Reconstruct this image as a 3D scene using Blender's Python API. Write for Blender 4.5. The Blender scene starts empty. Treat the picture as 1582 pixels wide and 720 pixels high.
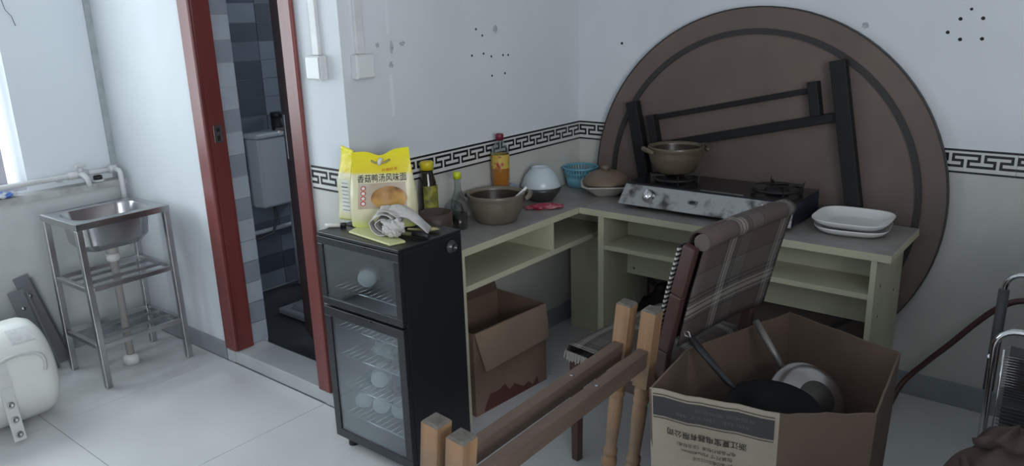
import bpy, bmesh, math, random
from mathutils import Vector, Matrix, noise
R = math.radians
random.seed(7)
S = bpy.context.scene
C = S.collection

# ------------------------------------------------------------------ camera
F_PX = 1190.617
YAW, PITCH, ROLL = R(-39.2404), R(16.0417), R(-1.7582)
CAM = Vector((2.2635, -3.3573, 1.6201))
fw = Vector((math.sin(YAW)*math.cos(PITCH), math.cos(YAW)*math.cos(PITCH), -math.sin(PITCH)))
rt = Vector((math.cos(YAW), -math.sin(YAW), 0))
upv = rt.cross(fw)
r2 = rt*math.cos(ROLL) + upv*math.sin(ROLL)
u2 = -rt*math.sin(ROLL) + upv*math.cos(ROLL)
cd = bpy.data.cameras.new('camera')
cam = bpy.data.objects.new('camera', cd); C.objects.link(cam)
cam.matrix_world = Matrix(((r2.x, u2.x, -fw.x, CAM.x), (r2.y, u2.y, -fw.y, CAM.y), (r2.z, u2.z, -fw.z, CAM.z), (0, 0, 0, 1)))
cd.sensor_fit = 'HORIZONTAL'; cd.sensor_width = 36; cd.lens = F_PX/1582*36
cd.clip_start = .02
S.camera = cam

# ------------------------------------------------------------------ world, lights, exposure
w = bpy.data.worlds.new('overcast_sky'); S.world = w; w.use_nodes = True
bg = w.node_tree.nodes['Background']; bg.inputs[0].default_value = (.86, .93, 1, 1); bg.inputs[1].default_value = 1.6
def area(name, loc, rot, sx, sy, power, col):
    l = bpy.data.lights.new(name, 'AREA'); l.shape = 'RECTANGLE'; l.size = sx; l.size_y = sy
    l.energy = power; l.color = col
    o = bpy.data.objects.new(name, l); C.objects.link(o); o.location = loc; o.rotation_euler = rot
    return o
# daylight entering by the window in the wall beside the sink
area('window_daylight', (-2.02, -3.0, 1.62), (0, R(-90), 0), 1.45, 1.95, 62, (.88, .96, 1))
# added stand-in for the unseen source that lights the walls from the right
area('right_standin_light', (4.35, -4.1, 1.75), (0, R(90), 0), 1.3, 2.3, 95, (.93, .96, 1))
# added fill lamp that brightens the bathroom; no window is built here
area('bathroom_fill_light', (-1.0, 1.15, 1.9), (R(-90), 0, 0), .6, .5, 22, (.85, .93, 1))
vs = S.view_settings
vs.view_transform = 'Standard'; vs.look = 'None'; vs.exposure = 0; vs.gamma = 1; vs.use_curve_mapping = False

# ------------------------------------------------------------------ materials
MATS = {}
def mat(name, col, rough=.6, metal=0, col2=None, scale=8, bump=0, bscale=None, detail=4, spec=.5, coords='Object', thr=(.35, .65), alpha=None, trans=0, coat=0):
    if name in MATS: return MATS[name]
    m = bpy.data.materials.new(name); m.use_nodes = True; nt = m.node_tree; b = nt.nodes['Principled BSDF']
    b.inputs['Base Color'].default_value = (*col, 1); b.inputs['Roughness'].default_value = rough
    b.inputs['Metallic'].default_value = metal; b.inputs['Specular IOR Level'].default_value = spec
    b.inputs['Transmission Weight'].default_value = trans; b.inputs['Coat Weight'].default_value = coat
    tc = nt.nodes.new('ShaderNodeTexCoord')
    if coords == 'World':
        g = nt.nodes.new('ShaderNodeNewGeometry'); src = g.outputs['Position']
    else: src = tc.outputs[coords]
    if col2:
        n = nt.nodes.new('ShaderNodeTexNoise'); n.inputs['Scale'].default_value = scale; n.inputs['Detail'].default_value = detail
        nt.links.new(src, n.inputs['Vector'])
        r = nt.nodes.new('ShaderNodeValToRGB')
        r.color_ramp.elements[0].position = thr[0]; r.color_ramp.elements[0].color = (*col, 1)
        r.color_ramp.elements[1].position = thr[1]; r.color_ramp.elements[1].color = (*col2, 1)
        nt.links.new(n.outputs[0], r.inputs[0]); nt.links.new(r.outputs[0], b.inputs['Base Color'])
    if bump:
        n2 = nt.nodes.new('ShaderNodeTexNoise'); n2.inputs['Scale'].default_value = bscale or scale*4; n2.inputs['Detail'].default_value = 5
        nt.links.new(src, n2.inputs['Vector'])
        bp = nt.nodes.new('ShaderNodeBump'); bp.inputs['Strength'].default_value = bump; bp.inputs['Distance'].default_value = .01
        nt.links.new(n2.outputs[0], bp.inputs['Height']); nt.links.new(bp.outputs[0], b.inputs['Normal'])
    MATS[name] = m
    return m
def wood(name, col, col2, rough=.55, axis=(1, 1, .08), scale=22, dirt=None):
    m = mat(name, col, rough); nt = m.node_tree; b = nt.nodes['Principled BSDF']
    tc = nt.nodes.new('ShaderNodeTexCoord'); mp = nt.nodes.new('ShaderNodeMapping'); mp.inputs['Scale'].default_value = axis
    nt.links.new(tc.outputs['Object'], mp.inputs[0])
    n = nt.nodes.new('ShaderNodeTexNoise'); n.inputs['Scale'].default_value = scale; n.inputs['Detail'].default_value = 6; n.inputs['Distortion'].default_value = .6
    nt.links.new(mp.outputs[0], n.inputs['Vector'])
    r = nt.nodes.new('ShaderNodeValToRGB'); r.color_ramp.elements[0].position = .3; r.color_ramp.elements[1].position = .72
    r.color_ramp.elements[0].color = (*col, 1); r.color_ramp.elements[1].color = (*col2, 1)
    nt.links.new(n.outputs[0], r.inputs[0]); out = r.outputs[0]
    if dirt:
        n3 = nt.nodes.new('ShaderNodeTexNoise'); n3.inputs['Scale'].default_value = 5
        nt.links.new(tc.outputs['Object'], n3.inputs['Vector'])
        r3 = nt.nodes.new('ShaderNodeValToRGB'); r3.color_ramp.elements[0].position = .45; r3.color_ramp.elements[1].position = .7
        mx = nt.nodes.new('ShaderNodeMix'); mx.data_type = 'RGBA'
        nt.links.new(n3.outputs[0], r3.inputs[0]); nt.links.new(r3.outputs[0], mx.inputs['Factor'])
        nt.links.new(out, mx.inputs[6]); mx.inputs[7].default_value = (*dirt, 1); out = mx.outputs[2]
    nt.links.new(out, b.inputs['Base Color'])
    bp = nt.nodes.new('ShaderNodeBump'); bp.inputs['Strength'].default_value = .15; bp.inputs['Distance'].default_value = .004
    nt.links.new(n.outputs[0], bp.inputs['Height']); nt.links.new(bp.outputs[0], b.inputs['Normal'])
    return m
def glass(name, tint=(.9, .95, .95), fac=.12, rough=.03):
    # thin clear sheet: mostly passes light through, a little mirror on top
    if name in MATS: return MATS[name]
    m = bpy.data.materials.new(name); m.use_nodes = True; nt = m.node_tree
    nt.nodes.remove(nt.nodes['Principled BSDF']); out = nt.nodes['Material Output']
    t = nt.nodes.new('ShaderNodeBsdfTransparent'); t.inputs[0].default_value = (*tint, 1)
    g = nt.nodes.new('ShaderNodeBsdfGlossy'); g.inputs['Roughness'].default_value = rough; g.inputs[0].default_value = (.9, .95, 1, 1)
    fr = nt.nodes.new('ShaderNodeLayerWeight'); fr.inputs[0].default_value = fac
    mx = nt.nodes.new('ShaderNodeMixShader')
    nt.links.new(fr.outputs['Facing'], mx.inputs[0]); nt.links.new(t.outputs[0], mx.inputs[1]); nt.links.new(g.outputs[0], mx.inputs[2])
    nt.links.new(mx.outputs[0], out.inputs[0]); MATS[name] = m
    return m
def plaid(name, base, base2, axes, pu, pv, light, dark):
    # woven check: stripes across two local axes, averaged like warp and weft
    m = mat(name, base, .9, bump=.25, bscale=350); nt = m.node_tree; b = nt.nodes['Principled BSDF']
    tc = nt.nodes.new('ShaderNodeTexCoord'); sp = nt.nodes.new('ShaderNodeSeparateXYZ'); nt.links.new(tc.outputs['Object'], sp.inputs[0])
    outs = []
    for ax, per in zip(axes, (pu, pv)):
        d = nt.nodes.new('ShaderNodeMath'); d.operation = 'DIVIDE'; d.inputs[1].default_value = per; nt.links.new(sp.outputs[ax], d.inputs[0])
        a = nt.nodes.new('ShaderNodeMath'); a.operation = 'ADD'; a.inputs[1].default_value = 10.37; nt.links.new(d.outputs[0], a.inputs[0])
        f = nt.nodes.new('ShaderNodeMath'); f.operation = 'FRACT'; nt.links.new(a.outputs[0], f.inputs[0])
        r = nt.nodes.new('ShaderNodeValToRGB'); cr = r.color_ramp; cr.interpolation = 'CONSTANT'
        stops = [(0, base), (.30, dark), (.315, base2), (.345, light), (.36, base2), (.39, light), (.43, base2), (.45, light), (.475, base2), (.51, dark), (.53, base2), (.555, dark), (.575, base2), (.80, dark), (.81, base)]
        cr.elements[0].position = 0; cr.elements[0].color = (*base, 1); cr.elements[1].position = stops[1][0]; cr.elements[1].color = (*stops[1][1], 1)
        for pos, c in stops[2:]:
            e = cr.elements.new(pos); e.color = (*c, 1)
        nt.links.new(f.outputs[0], r.inputs[0]); outs.append(r.outputs[0])
    mx = nt.nodes.new('ShaderNodeMix'); mx.data_type = 'RGBA'; mx.inputs['Factor'].default_value = .5
    nt.links.new(outs[0], mx.inputs[6]); nt.links.new(outs[1], mx.inputs[7]); nt.links.new(mx.outputs[2], b.inputs['Base Color'])
    return m

PAINT = mat('white_wall_paint', (.68, .71, .74), .75, col2=(.60, .63, .66), scale=1.3, bump=.05, bscale=40, coords='World')
PAINTBLUE = mat('pale_blue_wall_paint', (.78, .83, .86), .7, col2=(.72, .78, .82), scale=1.1, bump=.04, bscale=30, coords='World')
TILEW = mat('cream_wall_tile', (.56, .56, .52), .35, col2=(.48, .48, .45), scale=3, coords='World')
BORDW = mat('border_tile_white', (.62, .62, .60), .35)
BORDK = mat('border_black', (.012, .012, .013), .3)
FLOORT = mat('grey_floor_tile', (.68, .685, .69), .28, col2=(.59, .60, .61), scale=1.6, bump=.02, bscale=25, coords='World', detail=6)
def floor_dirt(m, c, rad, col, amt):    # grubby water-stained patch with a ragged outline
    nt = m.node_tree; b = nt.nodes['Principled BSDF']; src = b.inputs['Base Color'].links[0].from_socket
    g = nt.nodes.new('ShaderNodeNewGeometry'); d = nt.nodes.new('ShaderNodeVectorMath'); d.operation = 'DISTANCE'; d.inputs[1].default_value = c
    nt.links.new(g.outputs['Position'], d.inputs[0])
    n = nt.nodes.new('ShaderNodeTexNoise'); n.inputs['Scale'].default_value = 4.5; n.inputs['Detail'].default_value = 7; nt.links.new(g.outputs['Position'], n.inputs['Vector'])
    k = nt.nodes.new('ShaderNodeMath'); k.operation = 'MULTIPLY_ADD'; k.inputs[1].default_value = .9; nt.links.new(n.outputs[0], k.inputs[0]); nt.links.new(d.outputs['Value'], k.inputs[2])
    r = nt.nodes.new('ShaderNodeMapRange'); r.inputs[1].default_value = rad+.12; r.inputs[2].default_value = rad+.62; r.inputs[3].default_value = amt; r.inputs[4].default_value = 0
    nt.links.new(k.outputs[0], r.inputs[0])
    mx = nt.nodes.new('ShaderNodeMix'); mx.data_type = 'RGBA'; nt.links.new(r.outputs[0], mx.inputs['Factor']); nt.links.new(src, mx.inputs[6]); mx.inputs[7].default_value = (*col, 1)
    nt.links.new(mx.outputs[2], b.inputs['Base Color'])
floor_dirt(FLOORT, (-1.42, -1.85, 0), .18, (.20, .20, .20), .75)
GROUT = mat('grout', (.22, .23, .24), .9)
BASEB = mat('grey_skirting_tile', (.30, .32, .34), .4, col2=(.24, .26, .28), scale=4, coords='World')
REDW = wood('red_door_wood', (.13, .028, .026), (.20, .05, .045), .38, (1, 1, .06), 14)
STEEL = mat('brushed_steel', (.55, .55, .56), .32, 1, col2=(.40, .40, .41), scale=6)
STEELDK = mat('dull_steel', (.42, .42, .43), .4, 1, col2=(.3, .3, .31), scale=9)
CHROME = mat('chrome', (.8, .8, .82), .12, 1)
PVC = mat('white_pvc', (.66, .67, .67), .4, col2=(.57, .58, .58), scale=10)
DESK = mat('pale_green_laminate', (.52, .515, .37), .5, col2=(.47, .465, .335), scale=5, coords='World')
DESKTOP = mat('grey_laminate_top', (.30, .28, .265), .5, col2=(.25, .235, .22), scale=14, coords='World')
BLACK = mat('black_enamel', (.012, .013, .016), .35)
BLACKM = mat('black_plastic', (.015, .015, .016), .5)
CARD = mat('brown_cardboard', (.23, .155, .11), .85, col2=(.19, .125, .09), scale=5, bump=.04, bscale=60)
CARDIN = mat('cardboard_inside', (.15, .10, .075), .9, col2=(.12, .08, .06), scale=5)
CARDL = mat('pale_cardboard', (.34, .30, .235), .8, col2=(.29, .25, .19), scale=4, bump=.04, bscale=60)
INK = mat('printing_ink', (.03, .028, .026), .8)

# ------------------------------------------------------------------ mesh helpers
class MB:
    def __init__(s): s.v = []; s.f = []; s.m = []; s.sm = []
    def add(s, vs, fs, mi=0, sm=False):
        o = len(s.v); s.v += [tuple(v) for v in vs]
        for f in fs: s.f.append([i+o for i in f]); s.m.append(mi); s.sm.append(sm)
        return s
    def box(s, x0, x1, y0, y1, z0, z1, mi=0):
        return s.add([(x0,y0,z0),(x1,y0,z0),(x1,y1,z0),(x0,y1,z0),(x0,y0,z1),(x1,y0,z1),(x1,y1,z1),(x0,y1,z1)],
                     [(0,3,2,1),(4,5,6,7),(0,1,5,4),(1,2,6,5),(2,3,7,6),(3,0,4,7)], mi)
    def bar(s, p0, p1, wd, ht, up=(0, 0, 1), mi=0, taper=1):
        p0 = Vector(p0); p1 = Vector(p1); t = (p1-p0).normalized(); upv_ = Vector(up)
        a = t.cross(upv_)
        if a.length < 1e-4: a = t.cross(Vector((1, 0, 0)))
        a.normalize(); b = a.cross(t); vs_ = []
        for P, k in ((p0, 1), (p1, taper)):
            for sa, sb in ((-1,-1),(1,-1),(1,1),(-1,1)): vs_.append(P + a*sa*wd/2*k + b*sb*ht/2*k)
        return s.add(vs_, [(0,3,2,1),(4,5,6,7),(0,1,5,4),(1,2,6,5),(2,3,7,6),(3,0,4,7)], mi)
    def prism(s, poly, z0, z1, mi=0, sm=False):
        n = len(poly); vs_ = [(x, y, z0) for x, y in poly] + [(x, y, z1) for x, y in poly]
        s.add(vs_, [tuple(range(n))[::-1], tuple(range(n, 2*n))], mi)
        o = len(s.v)-2*n
        for i in range(n): s.f.append([o+i, o+(i+1) % n, o+n+(i+1) % n, o+n+i]); s.m.append(mi); s.sm.append(sm)
        return s
    def tube(s, pts, r, n=10, mi=0, caps=True, closed=False):
        pts = [Vector(q) for q in pts]; N = len(pts); rr = r if isinstance(r, (list, tuple)) else [r]*N
        prev = None; rings = []
        for i, P in enumerate(pts):
            if closed: t = pts[(i+1) % N]-pts[i-1]
            else: t = pts[min(i+1, N-1)]-pts[max(i-1, 0)]
            t.normalize()
            if prev is None:
                a = t.cross(Vector((0, 0, 1)))
                if a.length < .05: a = t.cross(Vector((1, 0, 0)))
            else: a = prev - t*prev.dot(t)
            a.normalize(); prev = a; b = t.cross(a)
            rings.append([P + (a*math.cos(2*math.pi*k/n) + b*math.sin(2*math.pi*k/n))*rr[i] for k in range(n)])
        vs_ = [q for g in rings for q in g]; fs = []
        M = N if closed else N-1
        for i in range(M):
            j = (i+1) % N
            for k in range(n): fs.append((i*n+k, i*n+(k+1) % n, j*n+(k+1) % n, j*n+k))
        s.add(vs_, fs, mi, True)
        if caps and not closed:
            o = len(s.v)-N*n
            s.f.append([o+k for k in range(n)][::-1]); s.m.append(mi); s.sm.append(False)
            s.f.append([o+(N-1)*n+k for k in range(n)]); s.m.append(mi); s.sm.append(False)
        return s
    def lathe(s, prof, n=32, c=(0, 0, 0), mi=0, sq=None):
        # prof: (radius, z) pairs; r = 0 closes. sq: superellipse power for rounded-square sections
        vs_ = []; fs = []; idx = []
        for r, z in prof:
            if r < 1e-6: idx.append([len(vs_)]); vs_.append((c[0], c[1], c[2]+z)); continue
            g = []
            for k in range(n):
                a = 2*math.pi*k/n; ca, sa = math.cos(a), math.sin(a); q = 1
                if sq: q = (abs(ca)**sq + abs(sa)**sq)**(-1/sq)
                g.append(len(vs_)); vs_.append((c[0]+r*q*ca, c[1]+r*q*sa, c[2]+z))
            idx.append(g)
        for A, B in zip(idx[:-1], idx[1:]):
            for k in range(n):
                if len(A) == 1 and len(B) == 1: break
                if len(A) == 1: fs.append((A[0], B[k], B[(k+1) % n])[::-1])
                elif len(B) == 1: fs.append((A[k], A[(k+1) % n], B[0]))
                else: fs.append((A[k], A[(k+1) % n], B[(k+1) % n], B[k]))
        return s.add(vs_, fs, mi, True)
    def grid(s, fn, nu, nv, mi=0, sm=True):
        vs_ = [fn(i/nu, j/nv) for j in range(nv+1) for i in range(nu+1)]
        fs = [(j*(nu+1)+i, j*(nu+1)+i+1, (j+1)*(nu+1)+i+1, (j+1)*(nu+1)+i) for j in range(nv) for i in range(nu)]
        return s.add(vs_, fs, mi, sm)
    def xf(s, M):
        s.v = [tuple(M @ Vector(v)) for v in s.v]; return s
    def mesh(s, name, mats):
        me = bpy.data.meshes.new(name); me.from_pydata(s.v, [], s.f)
        for m in (mats if isinstance(mats, (list, tuple)) else [mats]): me.materials.append(m)
        for p, mi, sm in zip(me.polygons, s.m, s.sm): p.material_index = mi; p.use_smooth = sm
        me.update(); return me
    def build(s, name, mats, parent=None, bevel=0, seg=2, solid=0, sub=0):
        o = bpy.data.objects.new(name, s.mesh(name, mats)); C.objects.link(o)
        if parent: o.parent = parent
        if solid: md = o.modifiers.new('solid', 'SOLIDIFY'); md.thickness = solid; md.offset = -1
        if bevel:
            md = o.modifiers.new('bevel', 'BEVEL'); md.width = bevel; md.segments = seg; md.limit_method = 'ANGLE'; md.angle_limit = R(40)
        if sub: md = o.modifiers.new('sub', 'SUBSURF'); md.levels = sub; md.render_levels = sub
        return o
def link(name, me, parent=None, loc=(0, 0, 0), rot=(0, 0, 0)):
    o = bpy.data.objects.new(name, me); C.objects.link(o); o.parent = parent; o.location = loc; o.rotation_euler = rot; return o
def tag(o, label, cat, group=None):
    o['label'] = label; o['category'] = cat
    if group: o['group'] = group
    return o
def thing(name, label, cat, loc=(0, 0, 0), rotz=0, group=None, rot=None):
    o = bpy.data.objects.new(name, None); C.objects.link(o); o.empty_display_size = .05
    o.location = loc; o.rotation_euler = rot or (0, 0, rotz)
    return tag(o, label, cat, group)
def struct(o):
    o['kind'] = 'structure'; return o
def label(o, t): o['label'] = t; return o
def text_mesh(body, size, extrude=0, bold=.0):
    cu = bpy.data.curves.new('t', 'FONT'); cu.body = body; cu.size = size; cu.align_x = 'CENTER'; cu.align_y = 'CENTER'
    cu.extrude = extrude; cu.offset = bold; cu.resolution_u = 2
    o = bpy.data.objects.new('t', cu); C.objects.link(o)
    bpy.context.view_layer.update()
    me = bpy.data.meshes.new_from_object(o.evaluated_get(bpy.context.evaluated_depsgraph_get()))
    bpy.data.objects.remove(o); bpy.data.curves.remove(cu)
    return me
def text_to(name, body, size, fn, m, parent, bold=0, fitw=None):
    # fn maps flat text coordinates (u, v) to a point on the printed surface
    me = text_mesh(body, size, 0, bold); me.materials.clear(); me.materials.append(m)
    k = 1
    if fitw and len(me.vertices):
        xs = [v.co.x for v in me.vertices]; k = fitw/(max(xs)-min(xs))
    for v in me.vertices: v.co = Vector(fn(v.co.x*k, v.co.y))
    return link(name, me, parent)
def arc(cx, cz, r, a0, a1, n):
    return [(cx+r*math.cos(R(a0+(a1-a0)*i/n)), cz+r*math.sin(R(a0+(a1-a0)*i/n))) for i in range(n+1)]

# ================================================================== THE SETTING
W, L = 1.947, 1.527          # window wall at x=-W, door wall at y=-L, corner of kitchen and back wall at 0,0
XR, YB, ZC = 4.3, -6.0, 2.85
ZB1, ZB2 = 1.0624, .9692
# floor: slab plus large tiles
fl = MB().box(-W, XR, YB, 0, -.06, -.004).build('floor', GROUT); struct(fl)
for i in range(-4, 8):
    for j in range(-5, 5):
        x0, x1 = -.305+.8*i, -.305+.8*(i+1); y0, y1 = -2.34+.8*j, -2.34+.8*(j+1)
        x0 = max(x0, -W); x1 = min(x1, XR); y0 = max(y0, YB); y1 = min(y1, 0)
        if x1 <= 0.001 and y1 > -L+.02: y1 = min(y1, -L)
        elif x0 < 0 and y1 > -L+.02: x0 = 0
        if x1-x0 < .02 or y1-y0 < .02: continue
        MB().box(x0+.0012, x1-.0012, y0+.0012, y1-.0012, -.004, random.uniform(-.0004, .0003)).build('floor_tile', FLOORT, fl)
# ceiling
struct(MB().box(-W-.1, XR+.1, YB-.1, .1, ZC, ZC+.1).build('ceiling', mat('ceiling_paint', (.6, .62, .63), .9)))
# back wall, left kitchen wall
wb = struct(MB().box(-.12, XR+.1, 0, .12, 0, ZC).build('wall_back', PAINT))
wl = struct(MB().box(-.12, 0, -L, 0, 0, ZC).build('wall_left', PAINT))
struct(MB().box(XR, XR+.1, YB, 0, 0, 1.05).box(XR, XR+.1, YB, 0, 2.45, ZC).box(XR, XR+.1, -2.9, 0, 1.05, 2.45).box(XR, XR+.1, YB, -5.3, 1.05, 2.45).build('wall_right', PAINT))
MB().box(0, XR, -.003, 0, 0, ZB2).build('wall_tiling', TILEW, wb)
MB().box(0, .003, -L, -.003, 0, ZB2).build('wall_tiling', TILEW, wl)
# rear wall with a wide opening, window wall with a window opening
struct(MB().box(-W-.1, XR+.1, YB-.12, YB, 0, ZC).build('wall_rear', PAINT))
WY1, WY0, WZ0, WZ1 = -1.965, -3.98, .84, 2.3
ww = struct(MB().box(-W-.14, -W, YB, -L, 0, WZ0).box(-W-.14, -W, YB, -L, WZ1, ZC).box(-W-.14, -W, WY1, -L, WZ0, WZ1).box(-W-.14, -W, YB, WY0, WZ0, WZ1).build('wall_window', PAINTBLUE))
# half-height wall in front of it, its top making the ledge
led = MB().box(-W, -W+.075, -5.4, -L, 0, .80).build('ledge_wall', mat('ledge_wall_white', (.58, .60, .59), .5, col2=(.48, .50, .50), scale=3, coords='World'), ww)
MB().box(-W, -W+.085, -5.4, -L, .80, .832).build('ledge_top', mat('worn_concrete_ledge', (.50, .51, .50), .8, col2=(.30, .30, .29), scale=9, bump=.4, bscale=30, coords='World'), ww)
MB().box(-W, -W+.012, -L-.03, -L, .83, ZC).build('corner_strip', mat('corner_caulk', (.34, .37, .39), .8, col2=(.44, .47, .49), scale=20), ww)
# window: outer frame, one sash slid a hand's breadth open
win = struct(MB().box(-W-.11, -W-.03, WY0, WY1, WZ1-.05, WZ1).box(-W-.11, -W-.03, WY0, WY1, WZ0, WZ0+.03).box(-W-.11, -W-.03, WY0, WY0+.04, WZ0, WZ1).build('window_1', mat('window_aluminium', (.55, .53, .58), .4)))
for a, b in ((-2.035, -3.0), (-3.0, -3.94)):
    sm_ = MB().box(-W-.085, -W-.05, a-.075, a, WZ0+.03, WZ1-.05).box(-W-.085, -W-.05, b, b+.05, WZ0+.03, WZ1-.05)
    sm_.box(-W-.085, -W-.05, b+.05, a-.075, WZ0+.03, WZ0+.09).box(-W-.085, -W-.05, b+.05, a-.075, WZ1-.11, WZ1-.05)
    so = sm_.build('sash', MATS['window_aluminium'], win)
    MB().box(-W-.07, -W-.065, b+.05, a-.075, WZ0+.09, WZ1-.11).build('pane', glass('window_glass', (.95, .97, .97), .08), so)
# unseen second window, added in the right-hand wall to go with the stand-in light
w2 = struct(MB().box(XR+.02, XR+.08, -5.3, -2.9, 1.05, 1.09).box(XR+.02, XR+.08, -5.3, -2.9, 2.41, 2.45).box(XR+.02, XR+.08, -5.3, -5.26, 1.09, 2.41).box(XR+.02, XR+.08, -2.94, -2.9, 1.09, 2.41).box(XR+.06, XR+.08, -4.12, -4.08, 1.09, 2.41).build('window_added', MATS['window_aluminium']))
# door wall
DY0, DY1 = -L, -1.345
wd = struct(MB().box(-W, -1.0, DY0, DY1, 0, ZC).box(-.30, -.12, DY0, DY1, 0, ZC).box(-1.0, -.30, DY0, DY1, 2.06, ZC).build('wall_door', PAINT))
MB().box(-.24, .003, DY0-.003, DY0, 0, ZB2).build('wall_tiling', TILEW, wd)
# bathroom shell
BX = -1.72
DARKT = mat('dark_bathroom_floor', (.035, .038, .045), .35, col2=(.022, .024, .03), scale=6)
JOINT = mat('tile_joint', (.42, .46, .50), .8)
struct(MB().box(BX-.1, BX-.008, DY1, 1.2, 0, 2.5).build('wall_bathroom_left', JOINT))
bl = bpy.data.objects['wall_bathroom_left']
struct(MB().box(BX-.1, -.12, DY1, 1.2, -.06, .02).build('floor_bathroom', DARKT))
struct(MB().box(BX-.1, -.12, 1.2, 1.3, 0, 2.5).build('wall_bathroom_back', JOINT))
struct(MB().box(-.2, -.121, DY1, 1.2, .02, 2.5).build('wall_bathroom_right', mat('bath_side_tile', (.2, .23, .27), .3)))
struct(MB().box(BX-.1, -.12, DY1, 1.2, 2.5, 2.6).build('ceiling_bathroom', MATS['ceiling_paint']))
BT = [mat('bath_tile_%s' % n, c, .28, col2=tuple(k*.88 for k in c), scale=7, coords='World') for n, c in (('light', (.40, .46, .52)), ('mid', (.175, .205, .25)), ('slate', (.115, .135, .17)), ('dark', (.065, .078, .105)), ('soft', (.27, .31, .365)))]
tmesh = []
for k, m in enumerate(BT): tmesh.append(MB().box(0, .008, .002, .198, .0015, .1035).mesh('bath_tile', m))
random.seed(3)
for c in range(7):
    for r_ in range(24):
        y = -1.325+.2*c; z = .028+.105*r_
        link('tile', tmesh[random.choice((1, 2, 2, 3, 1, 3))], bl, (BX-.008, y, z))
smesh = [MB().box(0, .008, .001, .096, .0015, .1035).mesh('reveal_tile', m) for m in BT]
for r_ in range(19):
    link('tile', smesh[(0, 4, 0, 4, 0, 0, 4)[r_ % 7]], wd, (-1.0, -1.443, .068+.105*r_))
# skirting
def skirting(name, *boxes):
    m = MB()
    for b in boxes: m.box(*b)
    return struct(m.build(name, BASEB, bevel=.002))
skirting('baseboard_back', (.02, XR, -.015, -.0031, 0, .1))
skirting('baseboard_left', (.0031, .015, -1.30, -.016, 0, .1))
skirting('baseboard_door', (-W+.09, -1.07, -L-.012, -L-.0001, 0, .09))
skirting('baseboard_window', (-W+.0751, -W+.087, -5.3, -L-.013, 0, .09))
# Greek key border tiles
P = .108; HB = ZB1-ZB2
def key_mesh(nper, length):
    m = MB(); H = HB; t = .0100
    def hb(x0, x1, zc, th=t): 
        x0 = max(0, x0); x1 = min(length, x1)
        if x1-x0 > .001: m.box(x0, x1, -.0006, 0, zc-th/2, zc+th/2)
    def vb(x, z0, z1):
        if 0 <= x-t/2 and x+t/2 <= length: m.box(x-t/2, x+t/2, -.0006, 0, z0, z1)
    hb(0, length, H*.955, H*.09); hb(0, length, H*.04, H*.08)
    T, M_, B = H*.765, H*.535, H*.295
    for k in range(-1, nper+1):
        o = k*P
        hb(o, o+.9*P, T); vb(o+.9*P-t/2, M_-t/2, T-t/2); hb(o+.485*P, o+.9*P-t, M_); vb(o+.485*P+t/2, B-t/2, M_-t/2)
        hb(o+.485*P+t, o+1.385*P, B); vb(o+1.385*P-t/2, B+t/2, M_+t/2); hb(o+1.0*P+t, o+1.385*P-t, M_); vb(o+P+t/2, M_-t/2, T-t/2)
    return m
TLN = 3*P
km = key_mesh(3, TLN-.001).mesh('key_pattern', BORDK)
bm_ = MB().box(0, TLN-.001, 0, .006, 0, HB).mesh('border_tile', BORDW)
for k in range(13):
    t = link('border_tile', bm_, wb, (k*TLN+.006, -.006, ZB2)); link('key_pattern', km, t)
for k in range(5):
    ln = min(TLN, L-.006-k*TLN)
    if ln < TLN-.01:
        km2 = key_mesh(3, ln-.001).mesh('key_pattern', BORDK); b2 = MB().box(0, ln-.001, 0, .006, 0, HB).mesh('border_tile', BORDW)
    else: km2, b2 = km, bm_
    # runs from the near end towards the corner, facing +x
    t = link('border_tile', b2, wl, (.006, -.006-k*TLN-ln, ZB2), (0, 0, R(90))); link('key_pattern', km2, t)
ln = .236
t = link('border_tile', MB().box(0, ln, 0, .006, 0, HB).mesh('border_tile', BORDW), wd, (-.236, -L-.006, ZB2)); link('key_pattern', key_mesh(3, ln).mesh('key_pattern', BORDK), t)
# nail holes, chipped patches
HOLE = mat('hole_dark', (.02, .02, .022), .9); CHIP = mat('chipped_plaster', (.30, .31, .32), .9, col2=(.5, .52, .53), scale=70)
def disc(r, n=10):
    return MB().add([(0, 0, 0)]+[(r*math.cos(2*math.pi*k/n)*(1+.25*math.sin(3*k)), 0, r*math.sin(2*math.pi*k/n)) for k in range(n)], [(0, (k+1) % n+1, k+1) for k in range(n)])
hm = [disc(r).mesh('nail_hole', HOLE) for r in (.0055, .0068)]
for y, z in ((-.789,1.551),(-.749,1.523),(-.822,1.442),(-.745,1.446),(-.693,1.431),(-.612,1.432),(-.575,1.43),(-.693,1.347),(-.602,1.351)):
    link('nail_hole', hm[0], wl, (.0006, y, z), (0, 0, R(90)))
for x, z in ((1.734,1.578),(1.702,1.544),(1.775,1.545),(1.665,1.496),(1.709,1.47),(1.78,1.472),(.252,1.454)):
    link('nail_hole', hm[1 if z < 1.55 else 0], wb, (x, -.0006, z))
def chip(y, z, ry, rz, parent=wl, seed=0):
    rnd = random.Random(seed); n = 14
    m = MB().add([(.0008, y, z)]+[(.0008, y+ry*math.cos(2*math.pi*k/n)*rnd.uniform(.6, 1.2), z+rz*math.sin(2*math.pi*k/n)*rnd.uniform(.6, 1.2)) for k in range(n)], [(0, k+1, (k+1) % n+1) for k in range(n)])
    return m.build('chipped_patch', CHIP, parent)
for k, a in enumerate(((-1.281,1.504,.009,.026),(-1.225,1.512,.018,.010),(-1.29,1.436,.011,.015),(-1.352,1.512,.009,.012),(-.66,1.548,.019,.018))): chip(*a, seed=k)
WP = mat('filler_streak', (.70, .72, .73), .7)
MB().box(.0002, .0008, -1.302, -1.288, 1.24, 1.40).build('filler_streak', WP, wl); MB().box(.0002, .0008, -1.302, -1.288, 1.55, 1.70).build('filler_streak', WP, wl)
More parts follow.
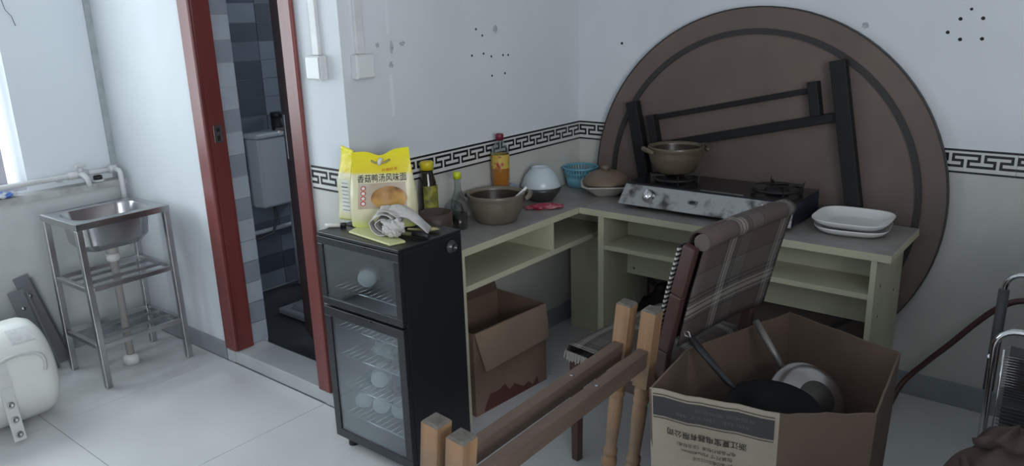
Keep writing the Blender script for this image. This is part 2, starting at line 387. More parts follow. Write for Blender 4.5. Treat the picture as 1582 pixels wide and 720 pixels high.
mm = disc(.013, 12).mesh('chipped_patch', CHIP); link('chipped_patch', mm, wb, (1.37, -.0006, 1.525))

# door: casing, lining, threshold, leaf
dr = bpy.data.objects.new('door_1', None); C.objects.link(dr); struct(dr)
ZD = 2.05
MB().box(-1.055, -.965, -L-.022, -L-.0005, .07, ZD+.08).build('casing', REDW, dr, .006)
MB().box(-.325, -.245, -L-.022, -L-.0035, .068, ZD+.08).build('casing', REDW, dr, .006)
MB().box(-.965, -.325, -L-.022, -L-.0005, ZD, ZD+.08).build('casing', REDW, dr, .006)
MB().box(-.9995, -.968, -L, -1.446, .07, ZD+.03).box(-.322, -.3005, -L, -1.446, .07, ZD+.03).box(-.968, -.322, -L, -1.446, ZD, ZD+.03).build('lining', REDW, dr)
MB().box(-1.0, -.30, -L-.008, -1.375, .0005, .068).box(-1.062, -1.0, -L-.012, -L-.0035, .0005, .068).box(-.30, -.238, -L-.012, -L-.0035, .0005, .067).build('threshold', mat('pale_threshold_stone', (.46, .48, .49), .35, col2=(.38, .40, .41), scale=3), dr, .004)
st = MB().box(-.9680, -.9665, -1.505, -1.462, 1.085, 1.165).build('strike_plate', STEEL, dr, .001)
MB().box(-.9664, -.966, -1.492, -1.476, 1.135, 1.152).box(-.9664, -.966, -1.492, -1.476, 1.095, 1.118).build('slot', BLACKM, st)
lf = MB().box(0, .62, -.02, .02, .085, ZD-.01).build('leaf', mat('dark_door_leaf', (.03, .012, .012), .5), dr)
lf.location = (-.325, -1.42, 0); lf.rotation_euler = (0, 0, R(156))
hd = MB().box(.54, .58, .0205, .026, .98, 1.19).build('handle_plate', STEEL, lf, .002)
MB().tube([(.56, .0205, 1.12), (.56, .06, 1.12), (.45, .065, 1.12)], .009, 8).build('handle', STEEL, hd)

# wall-mounted cable trunking and boxes
def cable(name, lab, loc, rotz):
    t = thing(name, lab, 'socket box', loc, rotz)
    MB().box(-.043, .043, -.034, -.0005, 0, .088).build('box', PVC, t, .004)
    MB().box(-.038, .038, -.038, -.0345, .005, .083).build('cover', mat('cover_white', (.66, .68, .68), .35), t, .002)
    MB().box(-.019, .017, -.016, -.0005, .0885, ZC-1.4).build('trunking', PVC, t, .002)
    return t
cable('junction_box', 'white junction box and trunking on narrow wall beside red door frame', (-.126, -L, 1.397), 0)
cable('junction_box', 'white junction box and trunking on kitchen wall above yellow noodle bag', (0, -1.445, 1.397), R(90))

# ================================================================== SINK CORNER
SX, SY, SR = -1.432, -1.838, R(1.5)
sk = thing('sink_stand', 'stainless steel sink on a square-tube stand in the left corner', 'sink', (SX, SY, 0), SR)
hw, hd_, ZT = .178, .217, .783
rimm = MB()
# basin top sheet with rounded opening: loop of outer rect to inner rounded rect
n = 48; ow = []; iw = []; 
def rrect(a, b, rad, n, z, cx=0, cy=0):
    out = []
    per = n//4
    for q, (sx, sy, a0) in enumerate(((1, 1, 0), (-1, 1, 90), (-1, -1, 180), (1, -1, 270))):
        for k in range(per):
            an = R(a0+90*k/(per-1)); out.append((cx+sx*(a-rad)+rad*math.cos(an), cy+sy*(b-rad)+rad*math.sin(an), z))
    return out
loops = [rrect(hw, hd_, .004, n, ZT-.028), rrect(hw, hd_, .004, n, ZT), rrect(hw-.012, hd_-.012, .006, n, ZT+.004), rrect(.125, .172, .07, n, ZT-.002, -.005, 0), rrect(.122, .169, .07, n, ZT-.012, -.005, 0),
         rrect(.112, .158, .07, n, ZT-.13, -.005, 0), rrect(.085, .13, .06, n, ZT-.165, -.005, 0), rrect(.02, .02, .019, n, ZT-.172, -.005, 0)]
vs_ = [v for l in loops for v in l]; fs = []
for i in range(len(loops)-1):
    for k in range(n): fs.append((i*n+k, i*n+(k+1) % n, (i+1)*n+(k+1) % n, (i+1)*n+k))
rimm.add(vs_, fs, 0, True)
bs = rimm.build('basin', mat('sink_steel', (.52, .52, .53), .25, 1, col2=(.4, .4, .41), scale=4), sk, solid=.0015)
bs.modifiers.new('edge', 'EDGE_SPLIT').split_angle = R(35)
MB().lathe([(.02, ZT-.176), (.028, ZT-.18), (.028, ZT-.21), (.018, ZT-.215), (.018, .05), (0, .05)], 16, (-.005, 0, 0)).build('drain_pipe', mat('drain_plastic', (.40, .38, .36), .5), sk)
MB().lathe([(.026, ZT-.212), (.03, ZT-.214), (.03, ZT-.245), (.022, ZT-.25)], 16, (-.005, 0, 0)).build('drain_nut', PVC, sk)
MB().lathe([(.028, .001), (.04, .001), (.036, .04), (.019, .049)], 16, (-.005, 0, 0)).build('drain_collar', PVC, sk)
for sx in (-1, 1):
    for sy in (-1, 1):
        x, y = sx*(hw-.016), sy*(hd_-.016); sp = .018
        MB().bar((x+sx*sp*.6, y+sy*.0, .001), (x, y, ZT-.029), .028, .028, (0, 1, 0)).build('leg', STEEL, sk, .003)
for z in (.20, .475):
    for sy in (-1, 1): MB().box(-hw+.03, hw-.03, sy*(hd_-.016)-.011, sy*(hd_-.016)+.011, z-.011, z+.011).build('cross_rail', STEEL, sk, .002)
    for sx in (-1, 1): MB().box(sx*(hw-.014)-.011, sx*(hw-.014)+.011, -hd_+.03, hd_-.03, z-.011, z+.011).build('side_rail', STEEL, sk, .002)
    for sx in (-.055, .055): MB().box(sx-.009, sx+.009, -hd_+.027, hd_-.027, z-.006, z+.006).build('shelf_bar', STEELDK, sk)
# water pipe with tap over the ledge
wp = thing('water_pipe', 'white plastic water pipe with tap running above the ledge', 'pipe', (-W+.055, -1.6, .832))
MB().tube([(0, -2.2, .045), (0, -.08, .053), (0, .035, .053)], .0135, 12).build('pipe_run', PVC, wp)
MB().tube([(0, .03, .053), (.055, .033, .05), (.062, .034, .04), (.063, .035, -.36)], .0135, 12).build('pipe_drop', PVC, wp)
MB().tube([(0, .002, .053), (0, .047, .053)], .02, 12).tube([(0, .03, .04), (0, .03, .075)], .02, 12).build('elbow', PVC, wp)
MB().tube([(0, -.2, .0528), (0, -.1, .053)], .019, 12).build('tee', PVC, wp)
MB().tube([(.01, -.14, .053), (.04, -.14, .055), (.065, -.135, .04), (.075, -.13, -.005)], [.016, .015, .013, .012], 12).build('spout', PVC, wp)
MB().tube([(.02, -.14, .068), (.02, -.14, .093)], .011, 10).box(.004, .036, -.165, -.117, .093, .108).build('tap_handle', PVC, wp, .003)
for y in (-.24, -1.2):
    MB().box(-.03, .016, y-.01, y+.01, .028, .034).build('clip', PVC, wp)
sp_ = thing('drain_stopper', 'black sink stopper on a white ring lying on the ledge', 'stopper', (-W+.052, -1.655, .8325))
MB().lathe([(0, 0), (.026, 0), (.03, .004), (.03, .009), (.02, .012), (0, .012)], 20).build('ring', PVC, sp_)
MB().lathe([(0, .0125), (.021, .0125), (.021, .03), (.017, .03), (.016, .022), (0, .022)], 20).box(-.003, .003, -.015, .015, .02, .034).build('plug', BLACKM, sp_)
bw = MB()
def crumple(m, sx, sy, sz, seed, amp=.25, n=28, flat=.0, fr=2.2):
    def fn(u, v):
        a = 2*math.pi*u; b = math.pi*(v-.5)
        d = Vector((math.cos(a)*math.cos(b), math.sin(a)*math.cos(b), math.sin(b)))
        k = 1+amp*noise.noise(d*fr+Vector((seed, 0, 0)))+amp*.5*noise.noise(d*fr*2.7+Vector((0, seed, 0)))+amp*.22*abs(noise.noise(d*fr*6+Vector((0, seed, 3))))
        z = d.z*k*sz
        return (d.x*k*sx, d.y*k*sy, max(z, -sz*(1-flat)) + sz*(1-flat))
    return m.grid(fn, n*2, n)
o = crumple(bw, .03, .05, .016, 4).build('plastic_wrapper', mat('blue_white_film', (.1, .2, .6), .35, col2=(.7, .75, .8), scale=18, thr=(.45, .55)))
o.location = (-W+.055, -2.09, .8325); tag(o, 'blue and white plastic wrapper on the ledge under the window', 'wrapper')
wire = MB().tube([(-W+.004, -1.93, 1.80), (-W+.010, -1.921, 1.741), (-W+.014, -1.915, 1.697), (-W+.012, -1.893, 1.668), (-W+.010, -1.883, 1.623)], .0016, 6).build('loose_wire', mat('grey_wire', (.12, .12, .13), .6))
tag(wire, 'thin dark loose wire hanging on the pale blue wall', 'wire')

# water heater tank lying on the floor
TX, TY = -1.30, -2.262
tk = thing('water_heater', 'white cylindrical water heater tank lying on the floor at lower left', 'water heater', (TX, TY, 0))
TR = .215
prof = [(0, 0), (.12, .0), (.175, .006), (.2, .022), (TR-.002, .05), (TR, .07), (TR, .72), (TR-.002, .74), (.2, .77), (.12, .79), (0, .79)]
WHT = mat('white_enamel', (.72, .73, .70), .3, col2=(.66, .67, .64), scale=3)
b_ = MB().lathe(prof, 56); b_.xf(Matrix.Translation((0, 0, TR)) @ Matrix.Rotation(R(90), 4, 'X')); b_.build('tank', WHT, tk)
# two metal mounting straps and a stuck-on label, hose lying on the tank
def on_tank(ang, y, off=.001):
    return (math.cos(ang)*(TR+off), y, TR+math.sin(ang)*(TR+off))
HP = [on_tank(R(22+13*math.sin(k/12*2.2)), -.30+.215*k/12, .006) for k in range(13)] + [on_tank(R(a), y, .006) for a, y in ((28, -.062), (22, -.056), (15, -.060), (11, -.066))]
MB().tube(HP, .007, 8).build('hose', mat('pale_grey_rubber', (.50, .51, .50), .6), tk)
pl = MB()
for (y0) in (-.215,):
    pts = [on_tank(R(a), y0, .004) for a in (34, 20, 6, -8)]
    for k in range(3):
        a, b = Vector(pts[k]), Vector(pts[k+1]); pl.bar(a, b, .045, .004, (1, 0, .3))
pe = Vector(on_tank(R(-8), -.215, .004))
pl.bar(pe, pe+Vector((.035, 0, -.17)), .045, .004, (1, 0, .2))
plo = pl.build('mounting_plate', mat('galvanised_plate', (.62, .63, .62), .4, .3), tk)
for k in range(3):
    q = pe+Vector((.004+.035*(.12+.36*k), 0, -.17*(.12+.36*k))); q.x += .003
    MB().lathe([(0, 0), (.013, 0), (.013, .003), (.007, .003), (.006, .001), (0, .001)], 14).xf(Matrix.Translation(q) @ Matrix.Rotation(R(80), 4, 'Y')).build('bolt_hole', STEELDK, plo)
lb = MB().grid(lambda u, v: on_tank(R(48+22*v), -.14+.085*u, .0012), 8, 8).build('rating_label', mat('faded_label', (.60, .61, .60), .5, col2=(.50, .51, .51), scale=60), tk)
# dark metal wall brackets leaning on the half wall
for k, (y, ln, lean, lab) in enumerate(((-2.035, .47, .0, 'dark grey metal bracket leaning on wall behind the tank, the taller one'), (-2.12, .42, .0, 'dark grey metal bracket leaning on wall behind the tank, the shorter one'))):
    g = mat('dark_grey_metal', (.17, .175, .19), .5, .2)
    t = thing('wall_bracket', lab, 'bracket', (-W+.21+.06*k, y, 0.001), 0, None, (R(10 if k == 0 else 6), R(-13-3*k), 0))
    MB().box(-.003, .003, -.035, .035, 0, ln).build('plate', g, t)
    MB().box(.0031, .04, .029, .035, 0, ln-.02).build('flange', g, t)
    MB().lathe([(0, 0), (.009, 0), (.009, .005), (0, .005)], 10).xf(Matrix.Translation((.0032, 0, ln*.78)) @ Matrix.Rotation(R(90), 4, 'Y')).build('bolt', STEEL, t)

# ================================================================== BATHROOM THINGS
ct = thing('cistern', 'grey plastic toilet cistern hung on the bathroom tile wall', 'cistern', (BX, -.74, .56))
GREYP = mat('grey_white_plastic', (.40, .44, .48), .35)
MB().prism([(.002, -.155), (.05, -.17), (.13, -.15), (.13, .15), (.05, .17), (.002, .155)], 0, .405).build('tank', GREYP, ct, .014, 3)
MB().prism([(.0005, -.165), (.05, -.18), (.14, -.16), (.14, .16), (.05, .18), (.0005, .165)], .4055, .432).build('lid', GREYP, ct, .008, 3)
MB().tube([(.07, -.05, -.001), (.075, -.05, -.09), (.06, -.07, -.17), (.03, -.16, -.2), (.02, -.22, -.15)], .008, 8).build('supply_hose', mat('dark_hose', (.06, .065, .075), .5), ct)
MB().tube([(.07, .08, -.001), (.07, .08, -.537)], .024, 14).build('flush_pipe', GREYP, ct)
wpz = MB().tube([(.02, -.35, -.16), (.02, .5, -.16)], .014, 10).build('wall_pipe', GREYP, ct)
jar = thing('black_pot', 'small black canister standing on the cistern lid', 'canister', (BX+.07, -.70, .9925))
MB().lathe([(0, 0), (.036, 0), (.04, .004), (.04, .075), (0, .075)], 20).build('body', BLACKM, jar)
MB().lathe([(.037, .0755), (.042, .076), (.042, .1), (.036, .104), (0, .104)], 20).build('lid', BLACK, jar)
sq = thing('squat_toilet', 'dark squat toilet pan set into bathroom floor behind the door', 'squat toilet', (-1.1, -.75, .0205))
PAN = mat('grey_ceramic', (.16, .17, .19), .3)
MB().prism([(-.24, -.3), (.24, -.3), (.24, .3), (-.24, .3)], 0, .035).build('plinth', PAN, sq, .01)
lps = [rrect(.2, .26, .05, 32, .0355), rrect(.19, .25, .05, 32, .05), rrect(.11, .2, .09, 32, .05), rrect(.1, .18, .09, 32, .04), rrect(.05, .1, .045, 32, .0365)]
mpan = MB(); mpan.add([v for l in lps for v in l], [(i*32+k, i*32+(k+1) % 32, (i+1)*32+(k+1) % 32, (i+1)*32+k) for i in range(4) for k in range(32)]+[tuple(range(128, 160))], 0, True)
mpan.build('bowl', PAN, sq)

# ================================================================== DESKS
ZT_ = .75; TH = .03
dl = thing('side_desk', 'pale green laminate side desk with open compartments along the left wall', 'desk', (0, 0, 0))
XF = .337; YL = -1.312
MB().prism([(.004, YL), (XF, YL), (XF, -.10), (.125, -.10), (.125, -.02), (.004, -.02)], ZT_-TH, ZT_).build('worktop', [DESKTOP], dl, .002)
MB().box(XF+.0002, XF+.0022, YL, -.513, ZT_-TH+.001, ZT_-.001).build('edge_band', DESK, dl)
MB().box(.02, XF-.006, YL+.008, YL+.028, 0, ZT_-TH-.0002).build('end_panel', DESK, dl)
MB().box(.08, XF-.006, -.207, -.187, 0, ZT_-TH-.0002).build('end_panel', DESK, dl)
MB().box(.022, XF-.004, YL+.0285, -.2075, .570, .594).build('shelf', DESK, dl)
MB().box(.032, XF-.006, -.716, -.698, .5945, ZT_-TH-.0002).build('divider', DESK, dl)
MB().box(.02, .0315, YL+.0285, -.2075, .5945, ZT_-TH-.0002).build('back_panel', DESK, dl)
E1 = 1.665
dk = thing('corner_desk', 'pale green laminate desk with long shelf, standing under the round table', 'desk', (0, 0, 0))
YD = -.5125; YBk = -.085
MB().box(XF+.0035, E1, YD+.0025, YBk, ZT_-TH, ZT_).build('worktop', DESKTOP, dk, .002)
MB().box(XF+.0035, E1, YD, YD+.0023, ZT_-TH+.001, ZT_-.001).build('edge_band', DESK, dk)
MB().box(E1+.0002, E1+.002, YD, YBk, ZT_-TH+.001, ZT_-.001).build('edge_band', DESK, dk)
MB().box(.438, .468, YD+.008, YBk-.004, 0, ZT_-TH-.0002).build('side_panel', DESK, dk)
sp2 = MB().box(1.600, 1.62, YD+.008, YBk-.004, 0, ZT_-TH-.0002).build('side_panel', DESK, dk)
MB().box(.4685, 1.5995, YD+.012, -.2915, .566, .587).build('shelf', DESK, dk)
MB().box(.4685, 1.5995, -.291, -.275, .395, ZT_-TH-.0002).build('back_panel', DESK, dk)
for (x, y, z) in ((1.6205, -.42, .60), (1.6205, -.2, .52), (1.6205, -.42, .48)):
    MB().lathe([(0, 0), (.006, 0), (.006, .001), (0, .001)], 10).xf(Matrix.Translation((x, y, z)) @ Matrix.Rotation(R(90), 4, 'Y')).build('screw_cap', mat('screw_cap', (.16, .16, .13), .5), dk)
for (x, z) in ((.505, .425),):
    MB().lathe([(0, 0), (.006, 0), (.006, .001), (0, .001)], 10).xf(Matrix.Translation((x, -.2912, z)) @ Matrix.Rotation(R(90), 4, 'X')).build('screw_cap', MATS['screw_cap'], dk)
bb = crumple(MB(), .17, .055, .17, 11, .2).build('black_bag', mat('black_polythene', (.006, .006, .007), .3))
bb.location = (.67, -.185, .001); tag(bb, 'black plastic bag stuffed under the corner desk', 'bag')

# ================================================================== ROUND TABLE TOP LEANING ON THE WALL
RT = .798; TC = (.945, .808)
rt_ = thing('round_table_top', 'big round brown folding table top leaning against the back wall', 'table top', (TC[0], -.068, 0), 0, None, (R(-1.2), 0, 0))
BRN = mat('dull_brown_board', (.150, .112, .092), .6, col2=(.122, .092, .078), scale=3.5, bump=.05, bscale=60, detail=8)
RIMM = mat('dark_rim', (.03, .026, .025), .5)
def ring_y(m, r0, r1, y0, y1, n=96, mi=0, cz=TC[1]):
    vs_ = []
    for k in range(n):
        a = 2*math.pi*k/n
        for r in (r0, r1):
            for y in (y0, y1): vs_.append((r*math.cos(a), y, cz+r*math.sin(a)))
    fs = []
    for k in range(n):
        a, b = 4*k, 4*((k+1) % n)
        fs += [(a, a+2, b+2, b)[::-1], (a+1, a+3, b+3, b+1), (a, a+1, b+1, b), (a+2, b+2, b+3, a+3)]
    return m.add(vs_, fs, mi, False)
n = 96
pts = [(RT*math.cos(2*math.pi*k/n), RT*math.sin(2*math.pi*k/n)) for k in range(n)]
b_ = MB().prism(pts, 0, .022); b_.xf(Matrix.Translation((0, .022, TC[1])) @ Matrix.Rotation(R(90), 4, 'X')); b_.build('board', BRN, rt_)
ring_y(MB(), RT+.0002, RT+.006, -.001, .024).build('rim_band', RIMM, rt_)
ring_y(MB(), .688, .712, -.008, -.0002).build('reinforcing_ring', RIMM, rt_)
BAR = mat('black_painted_steel', (.012, .012, .012), .6, 0, spec=.3)
def rb(name, x0, z0, x1, z1, wd_, dp, y0=-.001):
    p0 = Vector((x0-TC[0], y0-dp/2, z0)); p1 = Vector((x1-TC[0], y0-dp/2, z1))
    return MB().bar(p0, p1, wd_, dp, (0, 1, 0)).build(name, BAR, rt_, .003)
rb('folding_leg', .362, 1.185, .455, .765, .058, .045, -.012)
rb('folding_leg', 1.300, 1.392, 1.423, .765, .062, .045, -.012)
rb('cross_bar', .455, 1.108, 1.215, 1.272, .024, .02)
rb('cross_bar', .46, .969, 1.312, 1.165, .04, .03)
rb('bracket', .462, 1.125, .492, .985, .04, .05, -.001)
rb('bracket', 1.206, 1.305, 1.232, 1.165, .042, .05, -.001)

# ================================================================== GAS STOVE AND POTS
sv = thing('gas_stove', 'two-burner gas stove with stained steel front panel on the corner desk', 'gas stove', (.885, -.40, .7505), 0)
SW = .385
STN = mat('stained_steel', (.42, .42, .42), .38, .85, col2=(.09, .085, .08), scale=16, thr=(.50, .66), detail=7)
TOPK = mat('black_glass_top', (.018, .018, .02), .22)
NAV = mat('blue_black_side', (.012, .016, .03), .4)
f0, f1, zt = -.02, .04, .108
MB().add([(-SW, f0+.012, .016), (SW, f0+.012, .016), (SW, .32, .016), (-SW, .32, .016), (-SW, f1, zt-.004), (SW, f1, zt-.004), (SW, .32, zt-.004), (-SW, .32, zt-.004)],
         [(0,3,2,1),(4,5,6,7),(0,1,5,4),(1,2,6,5),(2,3,7,6),(3,0,4,7)]).build('body', NAV, sv, .003)
def front(u, v, off):   # slanted front panel, u across, v up the slope
    P0 = Vector((u, f0, .018)); P1 = Vector((u, f1-.006, zt-.008)); d = P1-P0; nn = Vector((0, -d.z, d.y)).normalized()
    return P0 + d*v + nn*off
fp = MB().add([front(-SW-.006, 0, .006), front(SW+.006, 0, .006), front(SW-.004, 1, .006), front(-SW+.004, 1, .006), front(-SW-.006, 0, 0), front(SW+.006, 0, 0), front(SW-.004, 1, 0), front(-SW+.004, 1, 0)],
         [(0,1,2,3),(4,7,6,5),(0,4,5,1),(1,5,6,2),(2,6,7,3),(3,7,4,0)]).build('front_panel', STN, sv)
MB().box(-SW+.001, SW-.001, f1-.004, .324, zt-.0035, zt).build('cooktop', TOPK, sv, .002)
Mf = Matrix.Rotation(math.atan2(front(0,1,0).y-front(0,0,0).y, front(0,1,0).z-front(0,0,0).z)*-1 + R(90), 4, 'X')
for u in (-.25, .27):
    q = front(u, .52, .0065)
    kb = MB().lathe([(0, 0), (.031, 0), (.031, .004), (.024, .007), (.023, .02), (.02, .025), (0, .025)], 24).xf(Matrix.Translation(q) @ Mf).build('knob', CHROME, sv)
    MB().box(-.004, .004, -.02, .02, .0252, .033).xf(Matrix.Translation(q) @ Mf).build('knob_grip', CHROME, kb)
q = front(-.04, .5, .0065)
bd = MB().lathe([(0, 0), (.024, 0), (.023, .002), (0, .002)], 24).xf(Matrix.Translation(q) @ Mf @ Matrix.Diagonal((1, .42, 1, 1))).build('badge', BLACK, sv)
MB().lathe([(.017, .0021), (.0185, .0028), (.02, .0021)], 24).xf(Matrix.Translation(q) @ Mf @ Matrix.Diagonal((1, .42, 1, 1))).build('badge_outline', STEEL, bd)
MB().box(-.03, .16, .055, .06, zt+.0002, zt+.002).build('trim_line', STEEL, sv)
for x in (-.30, .30):
    for y in (.03, .28): MB().lathe([(0, 0), (.018, 0), (.016, .0158), (0, .0158)], 12, (x, y, 0)).build('foot', BLACKM, sv)
IRON = mat('cast_iron', (.02, .02, .02), .5, .4)
for bx, by in ((-.205, .16), (.255, .18)):
    MB().lathe([(.0, zt+.0003), (.05, zt+.0003), (.05, zt+.012), (.04, zt+.02), (0, zt+.02)], 24, (bx, by, 0)).build('burner', IRON, sv)
    gr = MB()
    ringp = [(bx+.098*math.cos(2*math.pi*k/32), by+.098*math.sin(2*math.pi*k/32), zt+.018) for k in range(32)]
    gr.tube(ringp, .007, 8, closed=True)
    g_ = gr.build('pan_support', IRON, sv)
    for k in range(4):
        a = R(35+90*k); c_, s_ = math.cos(a), math.sin(a)
        MB().add([(bx+c_*.045, by+s_*.045, zt+.036), (bx+c_*.105, by+s_*.105, zt+.036), (bx+c_*.112, by+s_*.112, zt+.046), (bx+c_*.106, by+s_*.106, zt+.0005), (bx+c_*.09, by+s_*.09, zt+.0005), (bx+c_*.088, by+s_*.088, zt+.026), (bx+c_*.045, by+s_*.045, zt+.026)],
                 [(0,1,2,3,4,5,6)]).build('prong', IRON, g_, solid=.004)
CLAY = mat('brown_glazed_clay', (.125, .098, .064), .32, col2=(.10, .08, .052), scale=7, coat=.2)
CLAYIN = mat('dark_glaze', (.05, .036, .028), .3)
def casserole(name, lab, loc, r, h, rot, clay, inner=CLAYIN):
    t = thing(name, lab, 'pot', loc, rot)
    MB().lathe([(0, 0), (r*.66, 0), (r*.72, .006), (r*.9, h*.38), (r*.985, h*.68), (r*.97, h*.78), (r*1.0, h*.84), (r*1.03, h*.97), (r*1.01, h), (r*.955, h*.985), (r*.94, h*.88)], 48).build('body', clay, t)
    MB().lathe([(r*.9395, h*.879), (r*.92, h*.6), (r*.84, h*.36), (r*.62, .014), (0, .012)], 48).build('inside', inner, t)
    for s_ in (-1, 1):
        m = MB(); pts = []
        for k in range(13):
            a = math.pi*k/12; pts.append((s_*(r*1.0+r*.2*math.sin(a)), r*.42*math.cos(a), h*.82+h*.1*math.sin(a)))
        m.tube(pts, [r*.075+.02*r*math.sin(math.pi*k/12) for k in range(13)], 10); m.build('handle', clay, t)
    return t
casserole('clay_pot', 'brown clay casserole pot standing on the left stove burner', (.885-.205, -.24, .7505+zt+.0465), .122, .118, R(48), CLAY)
GREYC = mat('grey_brown_clay', (.17, .145, .108), .35, col2=(.14, .12, .09), scale=8, coat=.15)
casserole('clay_pot', 'grey-brown two-handled clay pot on the side desk beside the soy sauce', (.170, -.895, .7505), .123, .126, R(40), GREYC)
spn = thing('spoon', 'white spoon handle resting in the grey-brown clay pot', 'spoon', (.170, -.895, .7505))
MB().tube([(-.02, .0, .03), (.05, .06, .09), (.075, .085, .118), (.090, .100, .138)], [.004, .005, .007, .006], 8).build('handle', mat('white_china', (.84, .84, .83), .2, coat=.3), spn)
MB().lathe([(0, 0), (.02, .004), (.024, .012)], 16, (-.025, -.005, .018)).build('bowl', MATS['white_china'], spn, solid=.002)
# two white plates
CH = MATS['white_china']
for k, (z, rr, rz, lab) in enumerate(((.7505, .138, 8, 'white square plate with rounded corners, lower of the pair on the desk'), (.7795, .142, 2, 'white square plate with rounded corners, upper of the pair on the desk'))):
    p_ = MB().lathe([(0, .004), (rr*.6, .004), (rr*.66, .006), (rr*.88, .02), (rr*.985, .031), (rr, .033), (rr*.99, .029), (rr*.9, .014), (rr*.7, 0), (0, 0)], 64, sq=3.6).build('plate', CH)
    p_.location = (1.462, -.255-.006*k, z); p_.rotation_euler = (0, 0, R(rz)); tag(p_, lab, 'plate', 'stacked white plates')

# ================================================================== DISINFECTION CABINET
FX, FY, FW, FD, FZ0, FZ1 = .2225, -1.5655, .215, .154, .042, .875
fr = thing('dish_cabinet', 'tall black dish cabinet with two glass doors at the end of the side desk', 'cabinet', (FX, FY, 0))
INN = mat('cabinet_inside_grey', (.07, .075, .08), .4, .2)
bd_ = MB()
for b in ((-FW, -FW+.012, -FD+.024, FD, FZ0, FZ1-.014), (FW-.012, FW, -FD+.024, FD, FZ0, FZ1-.014)): bd_.box(*b)
bd_.build('side_panel', BLACK, fr, .002)
MB().box(-FW, FW, -FD+.003, FD, FZ1-.0138, FZ1).build('top_panel', BLACK, fr, .003)
MB().box(-FW+.0122, FW-.0122, FD-.012, FD, FZ0, FZ1-.0142).build('back_panel', INN, fr)
MB().box(-FW+.0122, FW-.0122, -FD+.024, FD-.0122, FZ0, FZ0+.03).build('bottom_panel', BLACK, fr)
MB().box(-FW+.0122, FW-.0122, -FD+.024, FD-.0122, .583, .603).build('middle_panel', BLACK, fr)
CG = glass('smoked_door_glass', (.72, .75, .76), .12, .05)
for z0, z1, by in ((.598, FZ1-.015, .028), (FZ0+.004, .588, .036)):
    d = MB().box(-FW, FW, -FD, -FD+.022, z1-by, z1).box(-FW, FW, -FD, -FD+.022, z0, z0+by).box(-FW, -FW+by, -FD, -FD+.022, z0+by, z1-by).box(FW-by, FW, -FD, -FD+.022, z0+by, z1-by).build('door', BLACK, fr, .002)
    MB().box(-FW+by, FW-by, -FD+.004, -FD+.008, z0+by, z1-by).build('glass_pane', CG, d)
    MB().box(-.05, .05, -FD-.004, -FD-.0002, z1-.008, z1-.002).build('door_grip', BLACKM, d)
def wire_shelf(z):
    m = MB()
    for y in (-FD+.035, FD-.02): m.tube([(-FW+.013, y, z), (FW-.013, y, z)], .003, 6)
    for k in range(13):
        x = -FW+.03+.031*k; m.tube([(x, -FD+.035, z), (x, FD-.02, z)], .0016, 5)
    m.build('wire_shelf', CHROME, fr)
for z in (.655, .135, .255, .385, .50): wire_shelf(z)
for x in (-.17, .17):
    for y in (-.11, .11): MB().lathe([(0, 0), (.02, 0), (.018, FZ0-.0005), (0, FZ0-.0005)], 12, (x, y, 0)).build('foot', BLACKM, fr)
kn = MB().lathe([(0, 0), (.026, 0), (.024, .012), (.018, .014), (.016, .022), (.011, .022), (.011, .012), (0, .012)], 24).xf(Matrix.Translation((FW+.0003, .095, .825)) @ Matrix.Rotation(R(90), 4, 'Y')).build('side_knob', mat('dark_knob', (.03, .032, .035), .25), fr)
CUPM = mat('pale_cup', (.80, .86, .85), .3)
def cup(loc, lab, r=.040, h=.07, lying=True, rz=38):
    o = MB().lathe([(0, 0), (r*.8, 0), (r*.85, .003), (r, h), (r*.95, h), (r*.82, .006), (0, .005)], 24).build('cup', CUPM)
    o.location = loc
    if lying: o.rotation_euler = (R(-90), 0, R(rz))
    return tag(o, lab, 'cup', 'cups in the dish cabinet')
cup((.165, -1.635, .6975), 'pale cup lying on its side behind the upper glass door', lying=True)
cup((.19, -1.635, .2985), 'pale cup lying on the middle wire shelf behind the lower door')
cup((.085, -1.635, .1395+.0405), 'pale cup lying on the bottom shelf, leftmost of three')
cup((.175, -1.625, .1395+.0405), 'pale cup lying on the bottom shelf, middle of three')
cup((.265, -1.61, .1395+.0405), 'pale cup lying on the bottom shelf, rightmost of three')
o = crumple(MB(), .06, .035, .024, 21, .35).build('plastic_bag', mat('pale_film_bag', (.5, .54, .53), .4, col2=(.35, .38, .38), scale=30)); o.location = (.20, -1.60, .3885)
tag(o, 'crumpled pale plastic bag on the upper wire shelf behind the lower door', 'bag')

# ------------------------------------------------ noodle bag and the things on top of the cabinet
BZ = FZ1+.0008
ng = thing('noodle_bag', 'big yellow noodle bag with picture of a meal, standing on the black cabinet', 'bag', (.178, -1.535, BZ+.0085), R(36))
BW, BD, BH = .118, .045, .275
def bagd(u, v):      # half depth at u (-1..1 across) and v (0..1 up)
    a = (1-abs(u)**5)**.5 if abs(u) < 1 else 0
    b = 1 if v < .12 else max(0, 1-((v-.12)/.72)**1.6)
    return BD*(.45+.55*a)*(b*(.94+.06*math.sin(9*u+5*v))+.045)
def bagw(v): return BW*(1.0-.10*max(0, v-.1)+.03*math.sin(5*v))
def bagz(u, v):
    return BH*v - (.020*math.exp(-(u/.35)**2)*max(0, (v-.7)/.3) if v > .7 else 0) + (.008*u*v)
def bfront(u, v, off=0): return (u*bagw(v), -bagd(u, v)-off, bagz(u, v))
nb = MB(); NU, NV = 28, 36
YEL = bpy.data.materials.new('noodle_bag_print'); YEL.use_nodes = True
nt = YEL.node_tree; b = nt.nodes['Principled BSDF']; b.inputs['Roughness'].default_value = .35
tc = nt.nodes.new('ShaderNodeTexCoord'); sx_ = nt.nodes.new('ShaderNodeSeparateXYZ'); nt.links.new(tc.outputs['Object'], sx_.inputs[0])
mr = nt.nodes.new('ShaderNodeMapRange'); mr.inputs[1].default_value = 0; mr.inputs[2].default_value = .28; nt.links.new(sx_.outputs[2], mr.inputs[0])
